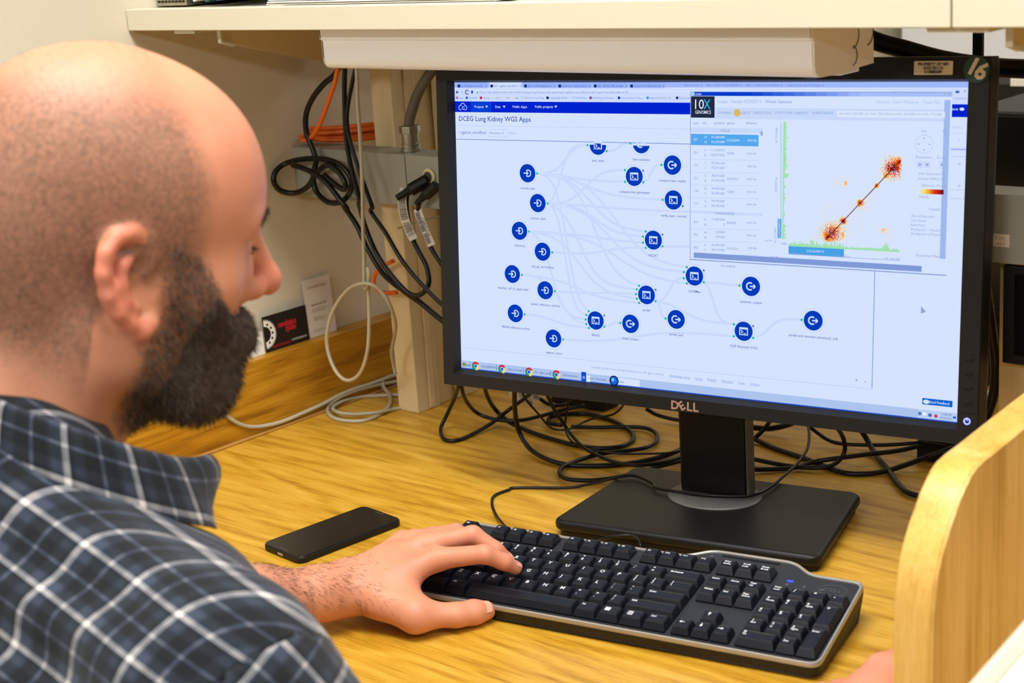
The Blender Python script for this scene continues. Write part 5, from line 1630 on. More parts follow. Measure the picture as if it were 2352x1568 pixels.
mI, mM, mR, mP = A3(1004, 1283, .056), A3(972, 1252, .060), A3(950, 1243, .056), A3(925, 1243, .046)
fI = ([mI, A3(1112, 1272, .062), A3(1157, 1290, .050), A3(1184, 1304, .040)], [.0105, .0088, .0078, .0066])
fM = ([mM, A3(1086, 1228, .068), A3(1138, 1262, .053), A3(1166, 1286, .041)], [.0105, .0090, .0078, .0066])
fR = ([mR, A3(1046, 1222, .066), A3(1096, 1247, .052), A3(1125, 1268, .041)], [.0100, .0086, .0074, .0064])
fP = ([mP, A3(1000, 1225, .058), A3(1042, 1244, .048), A3(1070, 1260, .040)], [.0088, .0072, .0064, .0056])
th = ([A3(870, 1378, .030), A3(955, 1412, .0215), A3(1050, 1412, .0155), A3(1088, 1406, .0135), A3(1116, 1402, .0115)], [.0185, .0140, .0108, .0112, .0092])
hl = .0017
lo_ = np.minimum.reduce([WRL - .05, mI - .05, fI[0][3] - .02]); 
allp = np.array([WRL, *[p for q in (fI, fM, fR, fP, th) for p in q[0]]])
lo_, hi_ = allp.min(0) - .028, allp.max(0) + .028
lo_[2] = max(lo_[2], -.004)
lo_[:2] -= .06
P, n3, lo3 = sgrid(lo_, hi_, hl); P = P.astype(np.float32)
D = hand_sdf(P, WRL, [mI, mM, mR, mP], [fI, fM, fR, fP], th, None)
D = smin(D, cap(P, mI * .55 + WRL * .45, th[0][1], .011, .012), .016)
dirL = (ELL - WRL) / np.linalg.norm(ELL - WRL)
def forearm(P, wr, el, side):
    d_ = (el - wr) / np.linalg.norm(el - wr)
    d = chain(P, [wr + d_ * (-.012), wr + d_ * .03, wr + d_ * .10, wr + d_ * .18, el], [.0205, .0225, .031, .041, .044], .02)
    d = smin(d, sph(P, wr + d_ * .012 + side, .0105), .012)
    return d
D = smin(D, forearm(P, WRL, ELL, np.array([-.012, .012, .012])), .016)
D = smax(D, -(P[:, 2] - .0006), .002)
Vl, Fl = nets(D, n3, lo3, hl)
Vl = relax(Vl, Fl, np.full(len(Vl), .8), 3)
hf = .0035
lo_, hi_ = np.minimum(WRL, ELL) - .06, np.maximum(WRL, ELL) + .06
hi_ = np.maximum(hi_, SHL + .07); lo_ = np.minimum(lo_, SHL - .07)
P, n3, lo3 = sgrid(lo_, hi_, hf); P = P.astype(np.float32)
D = smin(forearm(P, WRL, ELL, np.array([-.012, .012, .012])), cap(P, ELL, SHL, .046, .055), .03)
q_ = (P - (WRL + dirL * .045)) @ dirL
D = np.maximum(D, -q_)                                  # starts where the fine mesh of the hand ends
Va, Fa = nets(D, n3, lo3, hf)
# right arm and hand on the mouse
MO = np.array([.505, -.085, 0.0])
mcr = [MO + np.array([.002, .012, .044]), MO + np.array([.022, .012, .044]), MO + np.array([.040, .004, .040]), MO + np.array([.054, -.008, .034])]
mcr = [np.array(A3(px, py, z)) for px, py, z in ((2022, 1535, .046), (2070, 1540, .046), (2118, 1550, .042), (2160, 1562, .036))]
fr = []
for k, m_ in enumerate(mcr):
    dv_ = np.array([.14 + .04 * k, .99, 0]); dv_ /= np.linalg.norm(dv_)
    fr.append(([m_, m_ + dv_ * .036 + np.array([0, 0, -.001]), m_ + dv_ * .056 + np.array([0, 0, -.014]), m_ + dv_ * .068 + np.array([0, 0, -.028])], [.0108, .009, .008, .007]))
WRR = np.mean(mcr, 0) + np.array([-.012, -.092, -.014])
thr = ([WRR + np.array([-.02, .02, 0]), WRR + np.array([-.042, .05, -.006]), WRR + np.array([-.044, .08, -.014]), WRR + np.array([-.038, .105, -.018])], [.016, .0125, .0105, .0085])
ELR = T(.165, .30, -.275)
allp = np.array([WRR, ELR, SHR, *[p for q in fr for p in q[0]], *thr[0]])
P, n3, lo3 = sgrid(allp.min(0) - .055, allp.max(0) + .055, .0034); P = P.astype(np.float32)
D = hand_sdf(P, WRR, mcr, fr, thr, None)
D = smin(D, forearm(P, WRR, ELR, np.array([.012, .012, .012])), .016)
D = smin(D, cap(P, ELR, SHR, .046, .055), .03)
Vr, Fr = nets(D, n3, lo3, .0034)

# ------------------------------------------------------------------ skin
def skin_material():
    m = bpy.data.materials.new('skin'); m.use_nodes = True
    nt = m.node_tree; b = nt.nodes['Principled BSDF']; L = nt.links.new
    tc = nt.nodes.new('ShaderNodeTexCoord')
    n1 = nt.nodes.new('ShaderNodeTexNoise'); n1.inputs['Scale'].default_value = 22; n1.inputs['Detail'].default_value = 4
    n2 = nt.nodes.new('ShaderNodeTexNoise'); n2.inputs['Scale'].default_value = 300; n2.inputs['Detail'].default_value = 5
    n3_ = nt.nodes.new('ShaderNodeTexNoise'); n3_.inputs['Scale'].default_value = 420; n3_.inputs['Detail'].default_value = 4
    for n in (n1, n2, n3_):
        L(tc.outputs['Object'], n.inputs['Vector'])
    at_ = nt.nodes.new('ShaderNodeAttribute'); at_.attribute_name = 'Col'       # r: hair, g: flush
    sp_ = nt.nodes.new('ShaderNodeSeparateColor'); L(at_.outputs['Color'], sp_.inputs[0])
    base = nt.nodes.new('ShaderNodeMix'); base.data_type = 'RGBA'
    base.inputs['A'].default_value = srgb((198, 128, 96)); base.inputs['B'].default_value = srgb((220, 154, 120))
    L(n1.outputs['Fac'], base.inputs['Factor'])
    fl = nt.nodes.new('ShaderNodeMix'); fl.data_type = 'RGBA'; fl.inputs['B'].default_value = srgb((214, 112, 90))
    L(base.outputs['Result'], fl.inputs['A']); L(sp_.outputs['Green'], fl.inputs['Factor'])
    mm = nt.nodes.new('ShaderNodeMath'); mm.operation = 'MULTIPLY_ADD'; mm.inputs[1].default_value = .9; mm.inputs[2].default_value = .12
    L(n2.outputs['Fac'], mm.inputs[0])
    m3 = nt.nodes.new('ShaderNodeMath'); m3.operation = 'MULTIPLY'; m3.use_clamp = True
    L(mm.outputs[0], m3.inputs[0]); L(sp_.outputs['Red'], m3.inputs[1])
    hr = nt.nodes.new('ShaderNodeMix'); hr.data_type = 'RGBA'; hr.inputs['B'].default_value = srgb((94, 72, 58))
    L(fl.outputs['Result'], hr.inputs['A']); L(m3.outputs[0], hr.inputs['Factor'])
    L(hr.outputs['Result'], b.inputs['Base Color'])
    b.inputs['Roughness'].default_value = .55
    b.inputs['Subsurface Weight'].default_value = .12
    b.inputs['Subsurface Radius'].default_value = (.012, .004, .002)
    b.inputs['Subsurface Scale'].default_value = .6
    bp = nt.nodes.new('ShaderNodeBump'); bp.inputs['Strength'].default_value = .25; bp.inputs['Distance'].default_value = .0006
    L(n3_.outputs['Fac'], bp.inputs['Height']); L(bp.outputs['Normal'], b.inputs['Normal'])
    return m


M['skin'] = skin_material()
person = empty('person', (NB[0], NB[1], FLOOR), 'bearded man with shaved hair in a dark plaid shirt typing at the desk', 'person')
Vw = to_world(Vh)
hm = np.maximum(hair_mask(Vh), .95 * beard_mask(Vh))
flush = np.zeros(len(Vh))
flush += .75 * np.exp(-((np.linalg.norm(Vh - np.array([.114, 0, -.008]), axis=1)) / .018) ** 2)
eard = np.exp(-((np.abs(Vh[:, 1]) - .088) / .012) ** 2) * (np.abs(Vh[:, 0]) < .04) * (np.abs(Vh[:, 2]) < .045) * (np.abs(Vh[:, 1]) > .079)
flush += .55 * eard
hm = hm * (1 - np.clip(eard * 3, 0, 1))
flush += .18 * np.exp(-((Vh[:, 0] - .075) / .03) ** 2 - ((Vh[:, 2] - .075) / .03) ** 2)
cols = np.concatenate([np.stack([hm, np.clip(flush, 0, 1)], 1), np.stack([np.zeros(len(Vl)), .03 + .22 * sstep(Vl @ tf, (A3(1050, 1270, .06)) @ tf - .03, A3(1180, 1300, .04) @ tf)], 1), np.zeros((len(Va), 2)), np.stack([np.zeros(len(Vr)), np.full(len(Vr), .25)], 1)])
allV = np.concatenate([Vw, Vl, Va, Vr])
off = np.cumsum([0, len(Vw), len(Vl), len(Va)])
allF = np.concatenate([Fh + off[0], Fl + off[1], Fa + off[2], Fr + off[3]])
bme = np_mesh('body', allV, allF)
ca = bme.color_attributes.new('Col', 'FLOAT_COLOR', 'POINT')
ca.data.foreach_set('color', np.concatenate([cols, np.zeros((len(cols), 1)), np.ones((len(cols), 1))], 1).astype(np.float32).ravel())
body = link_mesh('body', bme, 'skin', person)
# eyes
M['eye_white'] = mat('eye_white', (214, 204, 196), .2); M['iris'] = mat('iris', (58, 44, 34), .15)
for s in (-1, 1):
    mt = Matrix.Translation(Vector(to_world(np.array([[.0795, s * .031, .0215]]))[0])) @ Matrix(HR_.tolist()).to_4x4() @ Matrix.Rotation(math.radians(90), 4, 'Y')
    e = MB().lathe([(.0118 * math.sin(a), .0118 * math.cos(a)) for a in [math.pi * (1 - i / 14) for i in range(15)]], 24, mt, cap=False).build('eye', 'eye_white', person, smooth=True)
    MB().lathe([(.0052, .0109), (.003, .0116), (.0001, .0121)], 18, mt, cap=False).build('iris', 'iris', e, smooth=True)
# eyelids and brows
def strands(name, roots, dirs, length, r, m, parent, bend=None, seed=0, kind=True):
    """short tapered hairs, one mesh"""
    n = len(roots); rg = np.random.default_rng(seed)
    L_ = (length * rg.uniform(.6, 1.25, n))[:, None]
    side = np.cross(dirs, rg.normal(size=(n, 3))); side /= np.linalg.norm(side, axis=1)[:, None]
    s2 = np.cross(dirs, side)
    bd = bend if bend is not None else np.zeros((n, 3))
    a = roots + side * r; b = roots - side * r * .5 + s2 * r * .87; c = roots - side * r * .5 - s2 * r * .87
    mid = roots + dirs * L_ * .55 + bd * L_ * .2
    tip = roots + dirs * L_ + bd * L_ * .7
    md = [mid + (x - roots) * .8 for x in (a, b, c)]
    V_ = np.stack([a, b, c, *md, tip], 1).reshape(-1, 3)
    o = (np.arange(n) * 7)[:, None]
    F4 = np.concatenate([o + np.array([0, 1, 4, 3]), o + np.array([1, 2, 5, 4]), o + np.array([2, 0, 3, 5])])
    F3 = np.concatenate([o + np.array([3, 4, 6]), o + np.array([4, 5, 6]), o + np.array([5, 3, 6])])
    me = bpy.data.meshes.new(name); me.from_pydata(V_.tolist(), [], F4.tolist() + F3.tolist()); me.update()
    me.polygons.foreach_set('use_smooth', [True] * len(me.polygons))
    ob = link_mesh(name, me, m, parent)
    if kind:
        ob['kind'] = 'stuff'
    return ob


def face_samples(V_, F, w, n, seed):
    rg = np.random.default_rng(seed)
    p = V_[F]; c = p.mean(1); nr = np.cross(p[:, 2] - p[:, 0], p[:, 3] - p[:, 1]); ar = np.linalg.norm(nr, axis=1)
    nr = nr / np.maximum(ar, 1e-12)[:, None]
    pr = ar * w; pr = pr / pr.sum()
    i = rg.choice(len(F), n, p=pr)
    u = rg.uniform(0, 1, (n, 2))
    q = p[i]
    pos = (q[:, 0] * (1 - u[:, :1]) + q[:, 1] * u[:, :1]) * (1 - u[:, 1:]) + (q[:, 3] * (1 - u[:, :1]) + q[:, 2] * u[:, :1]) * u[:, 1:]
    return pos, nr[i], i


M['hair'] = mat('dark_hair', (60, 48, 40), .5)
M['hair_grey'] = mat('greying_hair', (120, 108, 98), .5)
M['stubble'] = mat('brown_stubble', (94, 72, 56), .5)
# beard: a soft body following the jaw plus strands
hb_ = .003
P, n3, lo3 = sgrid((-.01, -.075, -.125), (.13, .075, .04), hb_); P = P.astype(np.float32)
Dh = head_sdf(P)
bmask = beard_mask(P)
chin = sstep(P[:, 0] - .35 * (P[:, 2] + .06), .03, .085)
musta = np.exp(-((P[:, 2] + .030) / .010) ** 2) * (P[:, 0] > .08)
thick = (-.0012 + .0100 * chin * (1 - .45 * musta)) * bmask + vnoise(P, 420, 9) * .0010 * bmask - (1 - bmask) * .006
Vb, Fb = nets(Dh - thick, n3, lo3, hb_)
keep = (beard_mask(Vb[Fb].mean(1)) > .06)
Fb = Fb[keep]
M['beard'] = mat('beard_mass', (80, 66, 56), .8, noise=.5, nscale=220, bump=.8, bscale=700)
link_mesh('beard', np_mesh('beard', to_world(Vb), Fb), 'beard', person)
def surf(n_, mask_fn, seed):
    pos, nr, fi = face_samples(Vh, Fh, mask_fn(Vh[Fh].mean(1)) ** 1.3 + 1e-12, n_, seed)
    return pos, nr
wb = beard_mask(Vb[Fb].mean(1)) ** 1.5
pos, nr, fi = face_samples(Vb, Fb, wb, 8000, 1)
p2, n2_ = surf(9000, beard_mask, 31)
pos = np.concatenate([pos, p2]); nr = np.concatenate([nr, n2_])
down = np.array([.35, 0, -.9])
dirs = nr * .75 + down * .6 + np.random.default_rng(2).normal(size=nr.shape) * .28; dirs /= np.linalg.norm(dirs, axis=1)[:, None]
grey = (pos[:, 0] < .06) & (np.random.default_rng(4).uniform(size=len(pos)) < .65) | (np.random.default_rng(41).uniform(size=len(pos)) < .15)
cl = sstep(pos[:, 0] - .35 * (pos[:, 2] + .06), .03, .085)
Rw = HR_.T
for g, nm, mt_ in ((~grey, 'beard_hair', 'hair'), (grey, 'grey_beard_hair', 'hair_grey')):
    strands(nm, to_world(pos[g] - nr[g] * .001), dirs[g] @ Rw, .0055, .00022, mt_, person, bend=np.tile(down @ Rw, (g.sum(), 1)) * .5, seed=3)
hw = hair_mask(Vh[Fh].mean(1)) ** 1.2
hw *= ~((np.abs(Vh[Fh].mean(1)[:, 1]) > .078) & (np.abs(Vh[Fh].mean(1)[:, 0]) < .036) & (np.abs(Vh[Fh].mean(1)[:, 2]) < .045))
pos, nr, fi = face_samples(Vh, Fh, hw, 14000, 6)
dirs = nr * .8 + np.array([-.1, 0, -.5]) + np.random.default_rng(5).normal(size=nr.shape) * .25; dirs /= np.linalg.norm(dirs, axis=1)[:, None]
strands('scalp_hair', to_world(pos - nr * .0003), dirs @ Rw, .0020, .00011, 'stubble', person, seed=7)
# brows
rg = np.random.default_rng(12)
for s in (-1, 1):
    t = rg.uniform(0, 1, 260)
    pp_ = np.stack([.1005 - .020 * t ** 1.6, s * (.010 + .036 * t), .042 + .006 * np.sin(t * 2.6) - .004 * t + rg.normal(size=260) * .0016], 1)
    mx_ = np.full(260, .13)
    for _ in range(60):
        pp_[:, 0] = mx_
        mx_ = np.where(head_sdf(pp_.astype(np.float32)) > .0002, mx_ - .0012, mx_)
    pp_[:, 0] = mx_
    dd = np.stack([.15 - .5 * t, s * np.ones(260) * .9, .35 - .5 * t], 1) + rg.normal(size=(260, 3)) * .2 + np.array([.35, 0, 0]); dd /= np.linalg.norm(dd, axis=1)[:, None]
    strands('eyebrow', to_world(pp_), dd @ Rw, .0048, .00016, 'hair', person, seed=int(9 + s))
    t = rg.uniform(-1, 1, 50)
    pp_ = np.stack([.0925 - .004 * t ** 2, s * (.031 + .0105 * t), .0212 - .0022 * t ** 2], 1)
    dd = np.stack([np.ones(50), s * .5 * t, .15 * np.ones(50)], 1) + rg.normal(size=(50, 3)) * .12; dd /= np.linalg.norm(dd, axis=1)[:, None]
    strands('eyelashes', to_world(pp_), dd @ Rw, .0055, .00016, 'hair', person, seed=int(19 + s))
# hair on the forearm
wa = np.ones(len(Fl))
cen = Vl[Fl].mean(1)
dwr = (cen - WRL) @ dirL
wa = sstep(dwr, -.028, .01) * sstep(cen[:, 2], .02, .045)
pos, nr, fi = face_samples(Vl, Fl, wa + 1e-9, 1300, 8)
dd = nr * .35 - dirL * .45 + np.array([.35, -.1, -.35]) + np.random.default_rng(10).normal(size=nr.shape) * .22; dd /= np.linalg.norm(dd, axis=1)[:, None]
M['arm_hair'] = mat('arm_hair', (70, 50, 36), .5)
strands('arm_hair', pos, dd, .0072, .00011, 'arm_hair', person, seed=11)
# nails
M['nail'] = mat('fingernail', (220, 162, 140), .3)
def nail(c, fwd_, up_, w, l):
    f_ = Vector(fwd_).normalized(); u_ = Vector(up_); u_ = (u_ - f_ * u_.dot(f_)).normalized(); s_ = f_.cross(u_)
    mt = Matrix.Identity(4)
    for i in range(3):
        mt[i][0] = f_[i]; mt[i][1] = s_[i]; mt[i][2] = u_[i]; mt[i][3] = c[i]
    vs = []; fs = []
    for a in range(7):
        for b in range(7):
            x = -1 + 2 * a / 6; y = -1 + 2 * b / 6
            k = math.sqrt(max(0, 1 - .25 * x * x)) if x > 0 else 1
            vs.append(mt @ Vector((x * l / 2, y * w / 2 * k, -.0016 * y * y - .0004 * x * x)))
    for a in range(6):
        for b in range(6):
            fs.append((a * 7 + b, (a + 1) * 7 + b, (a + 1) * 7 + b + 1, a * 7 + b + 1))
    MB().add(vs, fs).build('fingernail', 'nail', person, smooth=True)
tdir = th[0][4] - th[0][3]
vc = CAM - th[0][4]; vc = vc / np.linalg.norm(vc)
upn = np.array([0, 0, .75]) + np.array([.65, -.72, 0]) * .75
upn = upn - tdir * (upn @ tdir) / (tdir @ tdir); upn /= np.linalg.norm(upn)
nail(Vector(th[0][3] * .38 + th[0][4] * .62 + upn * .0104), tdir, upn, .0125, .013)
for ff in (fI, fM):
    d_ = ff[0][3] - ff[0][2]; up_ = np.array([.25, -.2, 1.0]); up_ = up_ - d_ * (up_ @ d_) / (d_ @ d_); up_ /= np.linalg.norm(up_)
    nail(Vector(ff[0][3] * .85 + ff[0][2] * .15 + up_ * .0068), d_, up_, .0095, .0105)

# ------------------------------------------------------------------ shirt
def plaid():
    m = bpy.data.materials.new('plaid_cloth'); m.use_nodes = True
    nt = m.node_tree; b = nt.nodes['Principled BSDF']; L = nt.links.new
    uv = nt.nodes.new('ShaderNodeUVMap'); uv.uv_map = 'UVMap'
    sx = nt.nodes.new('ShaderNodeSeparateXYZ'); L(uv.outputs[0], sx.inputs[0])
    tc = nt.nodes.new('ShaderNodeTexCoord')
    nz = nt.nodes.new('ShaderNodeTexNoise'); nz.inputs['Scale'].default_value = 700; L(tc.outputs['Object'], nz.inputs['Vector'])

    def stripes(ch, per, phase):
        a = nt.nodes.new('ShaderNodeMath'); a.operation = 'MULTIPLY_ADD'; a.inputs[1].default_value = 1 / per; a.inputs[2].default_value = phase
        L(sx.outputs[ch], a.inputs[0])
        f = nt.nodes.new('ShaderNodeMath'); f.operation = 'FRACT'; L(a.outputs[0], f.inputs[0])
        cr = nt.nodes.new('ShaderNodeValToRGB'); cr.color_ramp.interpolation = 'LINEAR'
        el = cr.color_ramp.elements
        stops = [(0.0, .05), (.055, .10), (.07, .85), (.10, .50), (.13, .75), (.155, .20), (.30, .20), (.38, .02), (.50, .04), (.555, .04), (.57, .34), (.60, .34), (.62, .04), (.80, .02), (.86, .14), (.97, .14), (1.0, .05)]
        el[0].position = 0; el[0].color = (stops[0][1],) * 3 + (1,)
        el[1].position = 1; el[1].color = (stops[-1][1],) * 3 + (1,)
        for p_, v_ in stops[1:-1]:
            e = el.new(p_); e.color = (v_,) * 3 + (1,)
        L(f.outputs[0], cr.inputs[0])
        return cr.outputs[0]
    s1 = stripes(0, .041, .0); s2 = stripes(1, .045, .3)
    ad_ = nt.nodes.new('ShaderNodeMath'); ad_.operation = 'ADD'; L(s1, ad_.inputs[0]); L(s2, ad_.inputs[1])
    a2 = nt.nodes.new('ShaderNodeMath'); a2.operation = 'MULTIPLY_ADD'; a2.inputs[1].default_value = .14; L(nz.outputs['Fac'], a2.inputs[0]); L(ad_.outputs[0], a2.inputs[2])
    cr = nt.nodes.new('ShaderNodeValToRGB'); el = cr.color_ramp.elements
    el[0].position = .10; el[0].color = srgb((22, 25, 28)); el[1].position = 1.0; el[1].color = srgb((216, 210, 202))
    for p_, c_ in ((.22, (34, 40, 48)), (.36, (58, 66, 84)), (.55, (112, 112, 116))):
        e = el.new(p_); e.color = srgb(c_)
    mu = nt.nodes.new('ShaderNodeMath'); mu.operation = 'MULTIPLY'; mu.inputs[1].default_value = .72; L(a2.outputs[0], mu.inputs[0])
    L(mu.outputs[0], cr.inputs[0]); L(cr.outputs[0], b.inputs['Base Color'])
    b.inputs['Roughness'].default_value = .9; b.inputs['Specular IOR Level'].default_value = .15
    b.inputs['Sheen Weight'].default_value = .15
    bp = nt.nodes.new('ShaderNodeBump'); bp.inputs['Strength'].default_value = .2; bp.inputs['Distance'].default_value = .0005
    L(nz.outputs['Fac'], bp.inputs['Height']); L(bp.outputs['Normal'], b.inputs['Normal'])
    return m


M['plaid'] = plaid()
shirt = empty('shirt', tuple(NB), None)
shirt.parent = person; shirt.matrix_parent_inverse = BASE[person.name].inverted()
SLV_L = WRL + dirL * .185                       # rolled cuff on the left forearm


def loc(P):
    q = P - NB
    return q @ tf, q @ tr, q[:, 2]


def torso_sdf(P):
    f, r, z = loc(P)
    Q = np.stack([f, r, z], 1).astype(np.float32)
    d = ell(Q, (-.030, 0, -.20), (.132, .188, .20))
    d = smin(d, ell(Q, (.068, .075, -.108), (.060, .085, .075)), .05)
    d = smin(d, ell(Q, (-.06, 0, -.42), (.125, .175, .18)), .08)
    for s in (-1, 1):
        ff_ = .03 if s > 0 else 0
        d = smin(d, cap(Q, (-.005, s * .045, -.012), (-.012 + ff_ * 1.5, s * .165, -.082), .044, .060), .05)
        d = smin(d, sph(Q, (-.004 + ff_ * 1.5, s * .178, -.102), .068), .04)
    d = smin(d, cap(Q, (-.035, 0, -.05), (-.01, 0, .012), .078, .066), .045)
    return d


def sleeve_sdf(P, sh_, el_, r0, r1):
    return cap(P, sh_, el_, r0, r1)


hs = .0048
P, n3, lo3 = sgrid(NB + np.array([-.32, -.30, -.62]), NB + np.array([.42, .40, .10]), hs); P = P.astype(np.float32)
D = torso_sdf(P)
eR = SHR + (ELR - SHR) * 1.0; eL = ELL
dR = smin(cap(P, SHR, ELR, .066, .060), cap(P, ELR, WRR + (ELR - WRR) * .45, .058, .050), .03)
dL = smin(cap(P, SHL, ELL, .064, .060), cap(P, ELL, SLV_L, .060, .052), .03)
D = smin(D, dR, .035); D = smin(D, dL, .035)
# creases: low swells plus folds that run from the armpit and across the yoke
f_, r_, z_ = loc(P)
D = D + vnoise(P, 34, 21) * .0035 + vnoise(P, 70, 22) * .0016
fold = np.sin((f_ * .8 + z_ * 1.0 + r_ * .35) * 95 + 2.2 * np.sin(r_ * 22)) * np.exp(-((r_ - .13) / .07) ** 2 - ((z_ + .06) / .10) ** 2)
D = D + fold * .0030
Vs, Fs = nets(D, n3, lo3, hs)
fc = Vs[Fs].mean(1)
dt = torso_sdf(fc.astype(np.float32)); dr_ = cap(fc.astype(np.float32), SHR, ELR, .066, .060); dl_ = cap(fc.astype(np.float32), SHL, ELL, .064, .060)
fr_ = cap(fc.astype(np.float32), ELR, WRR, .058, .05); fl_ = cap(fc.astype(np.float32), ELL, WRL, .06, .05)
which = np.argmin(np.stack([dt - .004, np.minimum(dr_, fr_), np.minimum(dl_, fl_)], 1), 1)


def arm_uv(V_, a, b):
    ax = (b - a) / np.linalg.norm(b - a); e1 = np.cross(ax, np.array([0, 0, 1.])); e1 /= np.linalg.norm(e1); e2 = np.cross(ax, e1)
    q = V_ - a
    ang = np.arctan2(q @ e2, q @ e1)
    return np.stack([ang * .058, q @ ax], 1)


fo, ro_, zo = loc(Vs)
uvT = np.stack([ro_ + .08 * (zo + .1) * 0, zo * .9 + fo * .9], 1)
uvR = arm_uv(Vs, SHR, ELR); uvL = arm_uv(Vs, SHL, ELL)


def cloth_part(name, sel, uvv, keepf=None):
    F = Fs[sel]
    used, inv = np.unique(F, return_inverse=True)
    me = np_mesh(name, Vs[used], inv.reshape(-1, 4))
    ul = me.uv_layers.new(name='UVMap')
    uvq = uvv[F].reshape(-1, 4, 2).copy()
    if name == 'sleeve':                                   # keep faces across the seam from stretching
        per = 2 * math.pi * .058
        dlt = uvq[:, :, 0] - uvq[:, :1, 0]
        uvq[:, :, 0] -= np.round(dlt / per) * per
    ul.data.foreach_set('uv', uvq.reshape(-1).astype(np.float32))
    o = link_mesh(name, me, 'plaid', shirt)
    sm = o.modifiers.new('solid', 'SOLIDIFY'); sm.thickness = .0012; sm.offset = -1
    return o


cloth_part('shirt_body', which == 0, uvT); cloth_part('sleeve', which == 1, uvR); cloth_part('sleeve', which == 2, uvL)
# collar: stand and fold-over fall round the neck, open at the front
NC = NB + tf * .038 + np.array([0, 0, .018])


def collar_ring(name, prof, a0, a1, n=72):
    """prof: list of (radius offset, height, v); angle 0 = front"""
    vs = []; uvs = []
    for i in range(n + 1):
        t = i / n
        a = a0 + (a1 - a0) * t
        for ro2, h_, v_ in prof:
            rx = .074 + ro2; ry = .076 + ro2
            tip = max(0, 1 - abs(a - a0) / .5, 1 - abs(a - a1) / .5)
            tilt = -.58
            f = rx * math.cos(a); r = ry * math.sin(a)
            hz_ = h_
            p = NC + tf * (f * 1.02 + tip * (.010 if h_ > .005 else -.012)) + tr * r + np.array([0, 0, 1.]) * (hz_ + f * tilt)
            vs.append(p); uvs.append((a * .085, v_))
    k = len(prof)
    fs = [(i * k + j, (i + 1) * k + j, (i + 1) * k + j + 1, i * k + j + 1) for i in range(n) for j in range(k - 1)]
    me = bpy.data.meshes.new(name); me.from_pydata([tuple(v) for v in vs], [], fs); me.update()
    me.polygons.foreach_set('use_smooth', [True] * len(me.polygons))
    ul = me.uv_layers.new(name='UVMap')
    ul.data.foreach_set('uv', np.array([uvs[l.vertex_index] for l in me.loops], np.float32).ravel())
    o = link_mesh(name, me, 'plaid', shirt)
    s2 = o.modifiers.new('solid', 'SOLIDIFY'); s2.thickness = .0018; s2.offset = 0
    sb = o.modifiers.new('sub', 'SUBSURF'); sb.levels = 1; sb.render_levels = 1
    return o


collar_ring('collar', [(.000, -.020, .0), (-.003, .000, .02), (-.0035, .016, .036), (-.001, .021, .041), (.004, .019, .046), (.008, .008, .057), (.013, -.008, .073), (.017, -.023, .088)], .42, 2 * math.pi - 1.25)
# trousers under the desk
trs = empty('trousers', tuple(NB + np.array([0, 0, -.5])), None)
trs.parent = person; trs.matrix_parent_inverse = BASE[person.name].inverted()
M['denim'] = mat('dark_trousers', (38, 42, 54), .9, noise=.2, nscale=200)
for s in (-1, 1):
    hp = T(-.06, s * .09, -.53); kn_ = T(.36, s * .13, -.50); ft = T(.38, s * .13, -.985)
    ft[2] = FLOOR + .07
    P, n3, lo3 = sgrid(np.minimum.reduce([hp, kn_, ft]) - .11, np.maximum.reduce([hp, kn_, ft]) + .11, .012); P = P.astype(np.float32)
    D = smin(cap(P, hp, kn_, .095, .066), cap(P, kn_, ft, .062, .05), .04)
    V2, F2 = nets(D, n3, lo3, .012)
    link_mesh('trouser_leg', np_mesh('trouser_leg', V2, F2), 'denim', trs)
    P, n3, lo3 = sgrid(ft + np.array([-.13, -.10, -.075]), ft + np.array([.17, .26, .06]), .008); P = P.astype(np.float32)
    a_ = ft + np.array([0, 0, -.03]); b_ = ft + tf * .15 + np.array([0, 0, -.04])
    D = smin(cap(P, a_, b_, .042, .034), cap(P, ft + np.array([0, 0, .02]), a_, .045, .045), .03)
    D = np.maximum(D, -(P[:, 2] - FLOOR - .002))
    V2, F2 = nets(D, n3, lo3, .008)
    link_mesh('shoe', np_mesh('shoe', V2, F2), 'black', trs)
# computer mouse under the right hand
mo = empty('computer_mouse', (float(np.mean(mcr, 0)[0]), float(np.mean(mcr, 0)[1]), 0), 'black mouse under the right hand beside the keyboard', 'mouse')
mc_ = np.mean(mcr, 0); mc_[2] = 0
P, n3, lo3 = sgrid(mc_ + np.array([-.05, -.08, -.01]), mc_ + np.array([.05, .09, .05]), .003); P = P.astype(np.float32)
D = np.maximum(ell(P, mc_ + np.array([.003, .012, .002]), (.031, .057, .030)), -(P[:, 2] - .001))
V2, F2 = nets(D, n3, lo3, .003)
link_mesh('mouse_shell', np_mesh('mouse_shell', V2, F2), 'black', mo)
MB().lathe([(.008, -.003), (.008, .003)], 18, Matrix.Translation(Vector(mc_) + Vector((.004, .045, .021))) @ Matrix.Rotation(math.radians(90), 4, 'Y')).build('scroll_wheel', 'dark_grey', mo, smooth=False)

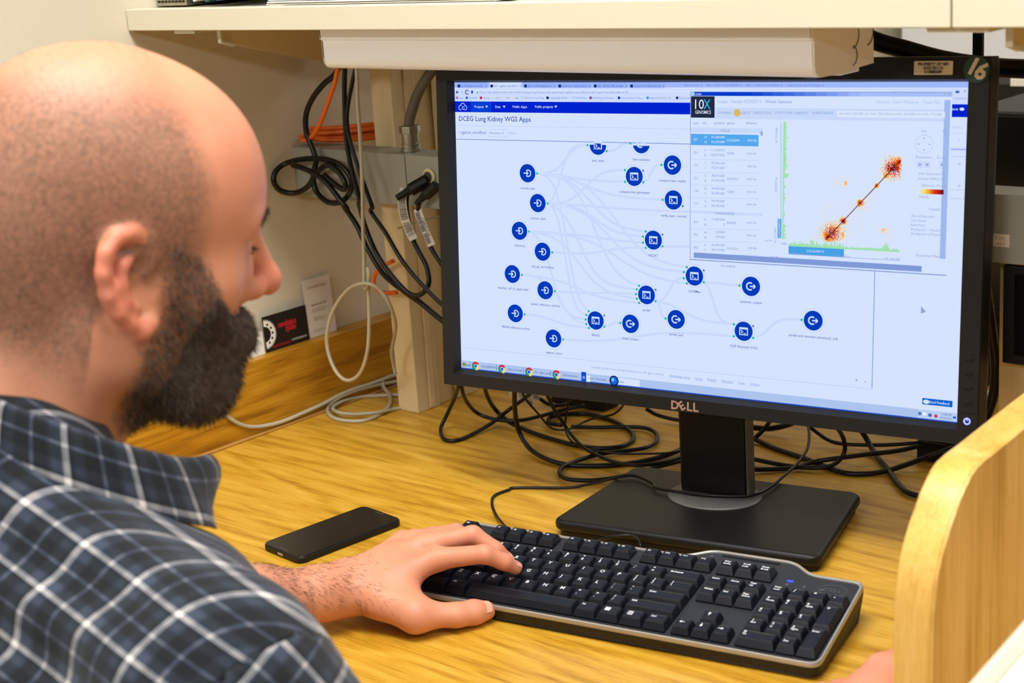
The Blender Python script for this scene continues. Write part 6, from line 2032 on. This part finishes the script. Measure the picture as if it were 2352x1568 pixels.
# ------------------------------------------------------------------ wooden divider in the right foreground
XD, TH = .612, .031
inner = [(2352, 985), (2288, 1038), (2262, 1058), (2244, 1075), (2230, 1096), (2218, 1121), (2205, 1150), (2196, 1178), (2184, 1211), (2174, 1244), (2164, 1281), (2156, 1318), (2151, 1360), (2147, 1406), (2144, 1485), (2142, 1568)]
pl = [at(x, y, x=XD) for x, y in inner]
poly = [(p.y, p.z) for p in pl]
dy = (poly[0][0] - poly[1][0]); dz = (poly[0][1] - poly[1][1])
poly = [(poly[0][0] + dy * 2.2, poly[0][1] + dz * 1.9), (poly[0][0] + dy * 1.0, poly[0][1] + dz * .95)] + poly
y1 = .16
poly = [(y1, poly[0][1] + .02)] + poly + [(poly[-1][0], .0005), (y1, .0005)]
dv_ = empty('desk_divider', (XD - TH / 2, .0, 0), 'curved light wood divider panel in the right foreground', 'divider')
n = len(poly)
vs = [Vector((XD, a, b)) for a, b in poly]; vb2 = [Vector((XD - TH, a, b)) for a, b in poly]
MB().add(vs + [v - Vector((.0022, 0, 0)) for v in vs], [tuple(range(n)), tuple(range(2 * n - 1, n - 1, -1))] + [(i, n + i, n + (i + 1) % n, (i + 1) % n) for i in range(n)]).build('face_veneer', 'panel_face', dv_)
MB().add([v - Vector((.0022, 0, 0)) for v in vs] + vb2, [tuple(range(n)), tuple(range(2 * n - 1, n - 1, -1))] + [(i, n + i, n + (i + 1) % n, (i + 1) % n) for i in range(n)]).build('edge_band', 'panel_edge', dv_, bevel=.002, seg=3)
# white board leaning in the corner
wp = [at(2352, 1436, d=.92), at(2236, 1568, d=.92)]
wd_ = (wp[1] - wp[0]).normalized(); wn = (Vector(CAM) - wp[0]).normalized(); wu = wd_.cross(wn).normalized()
if wu.dot(Vector(RIGHT)) < 0:
    wu = -wu
wn2 = wd_.cross(wu)
wm = Matrix.Identity(4)
for i in range(3):
    wm[i][0] = wd_[i]; wm[i][1] = wu[i]; wm[i][2] = wn2[i]; wm[i][3] = wp[0][i]
wb_ = empty('white_board', label='white board with a rounded edge in the lower right corner', cat='board', matrix=wm)
MB().box(-.08, .10, .0, .10, -.006, .006).build('board', 'white_enamel', wb_, bevel=.004, seg=3)
MB().box(-.08, .10, -.0015, .012, -.0068, .0068).build('edge_trim', 'cream', wb_, bevel=.004, seg=3)

flush_text()
finish_screen()
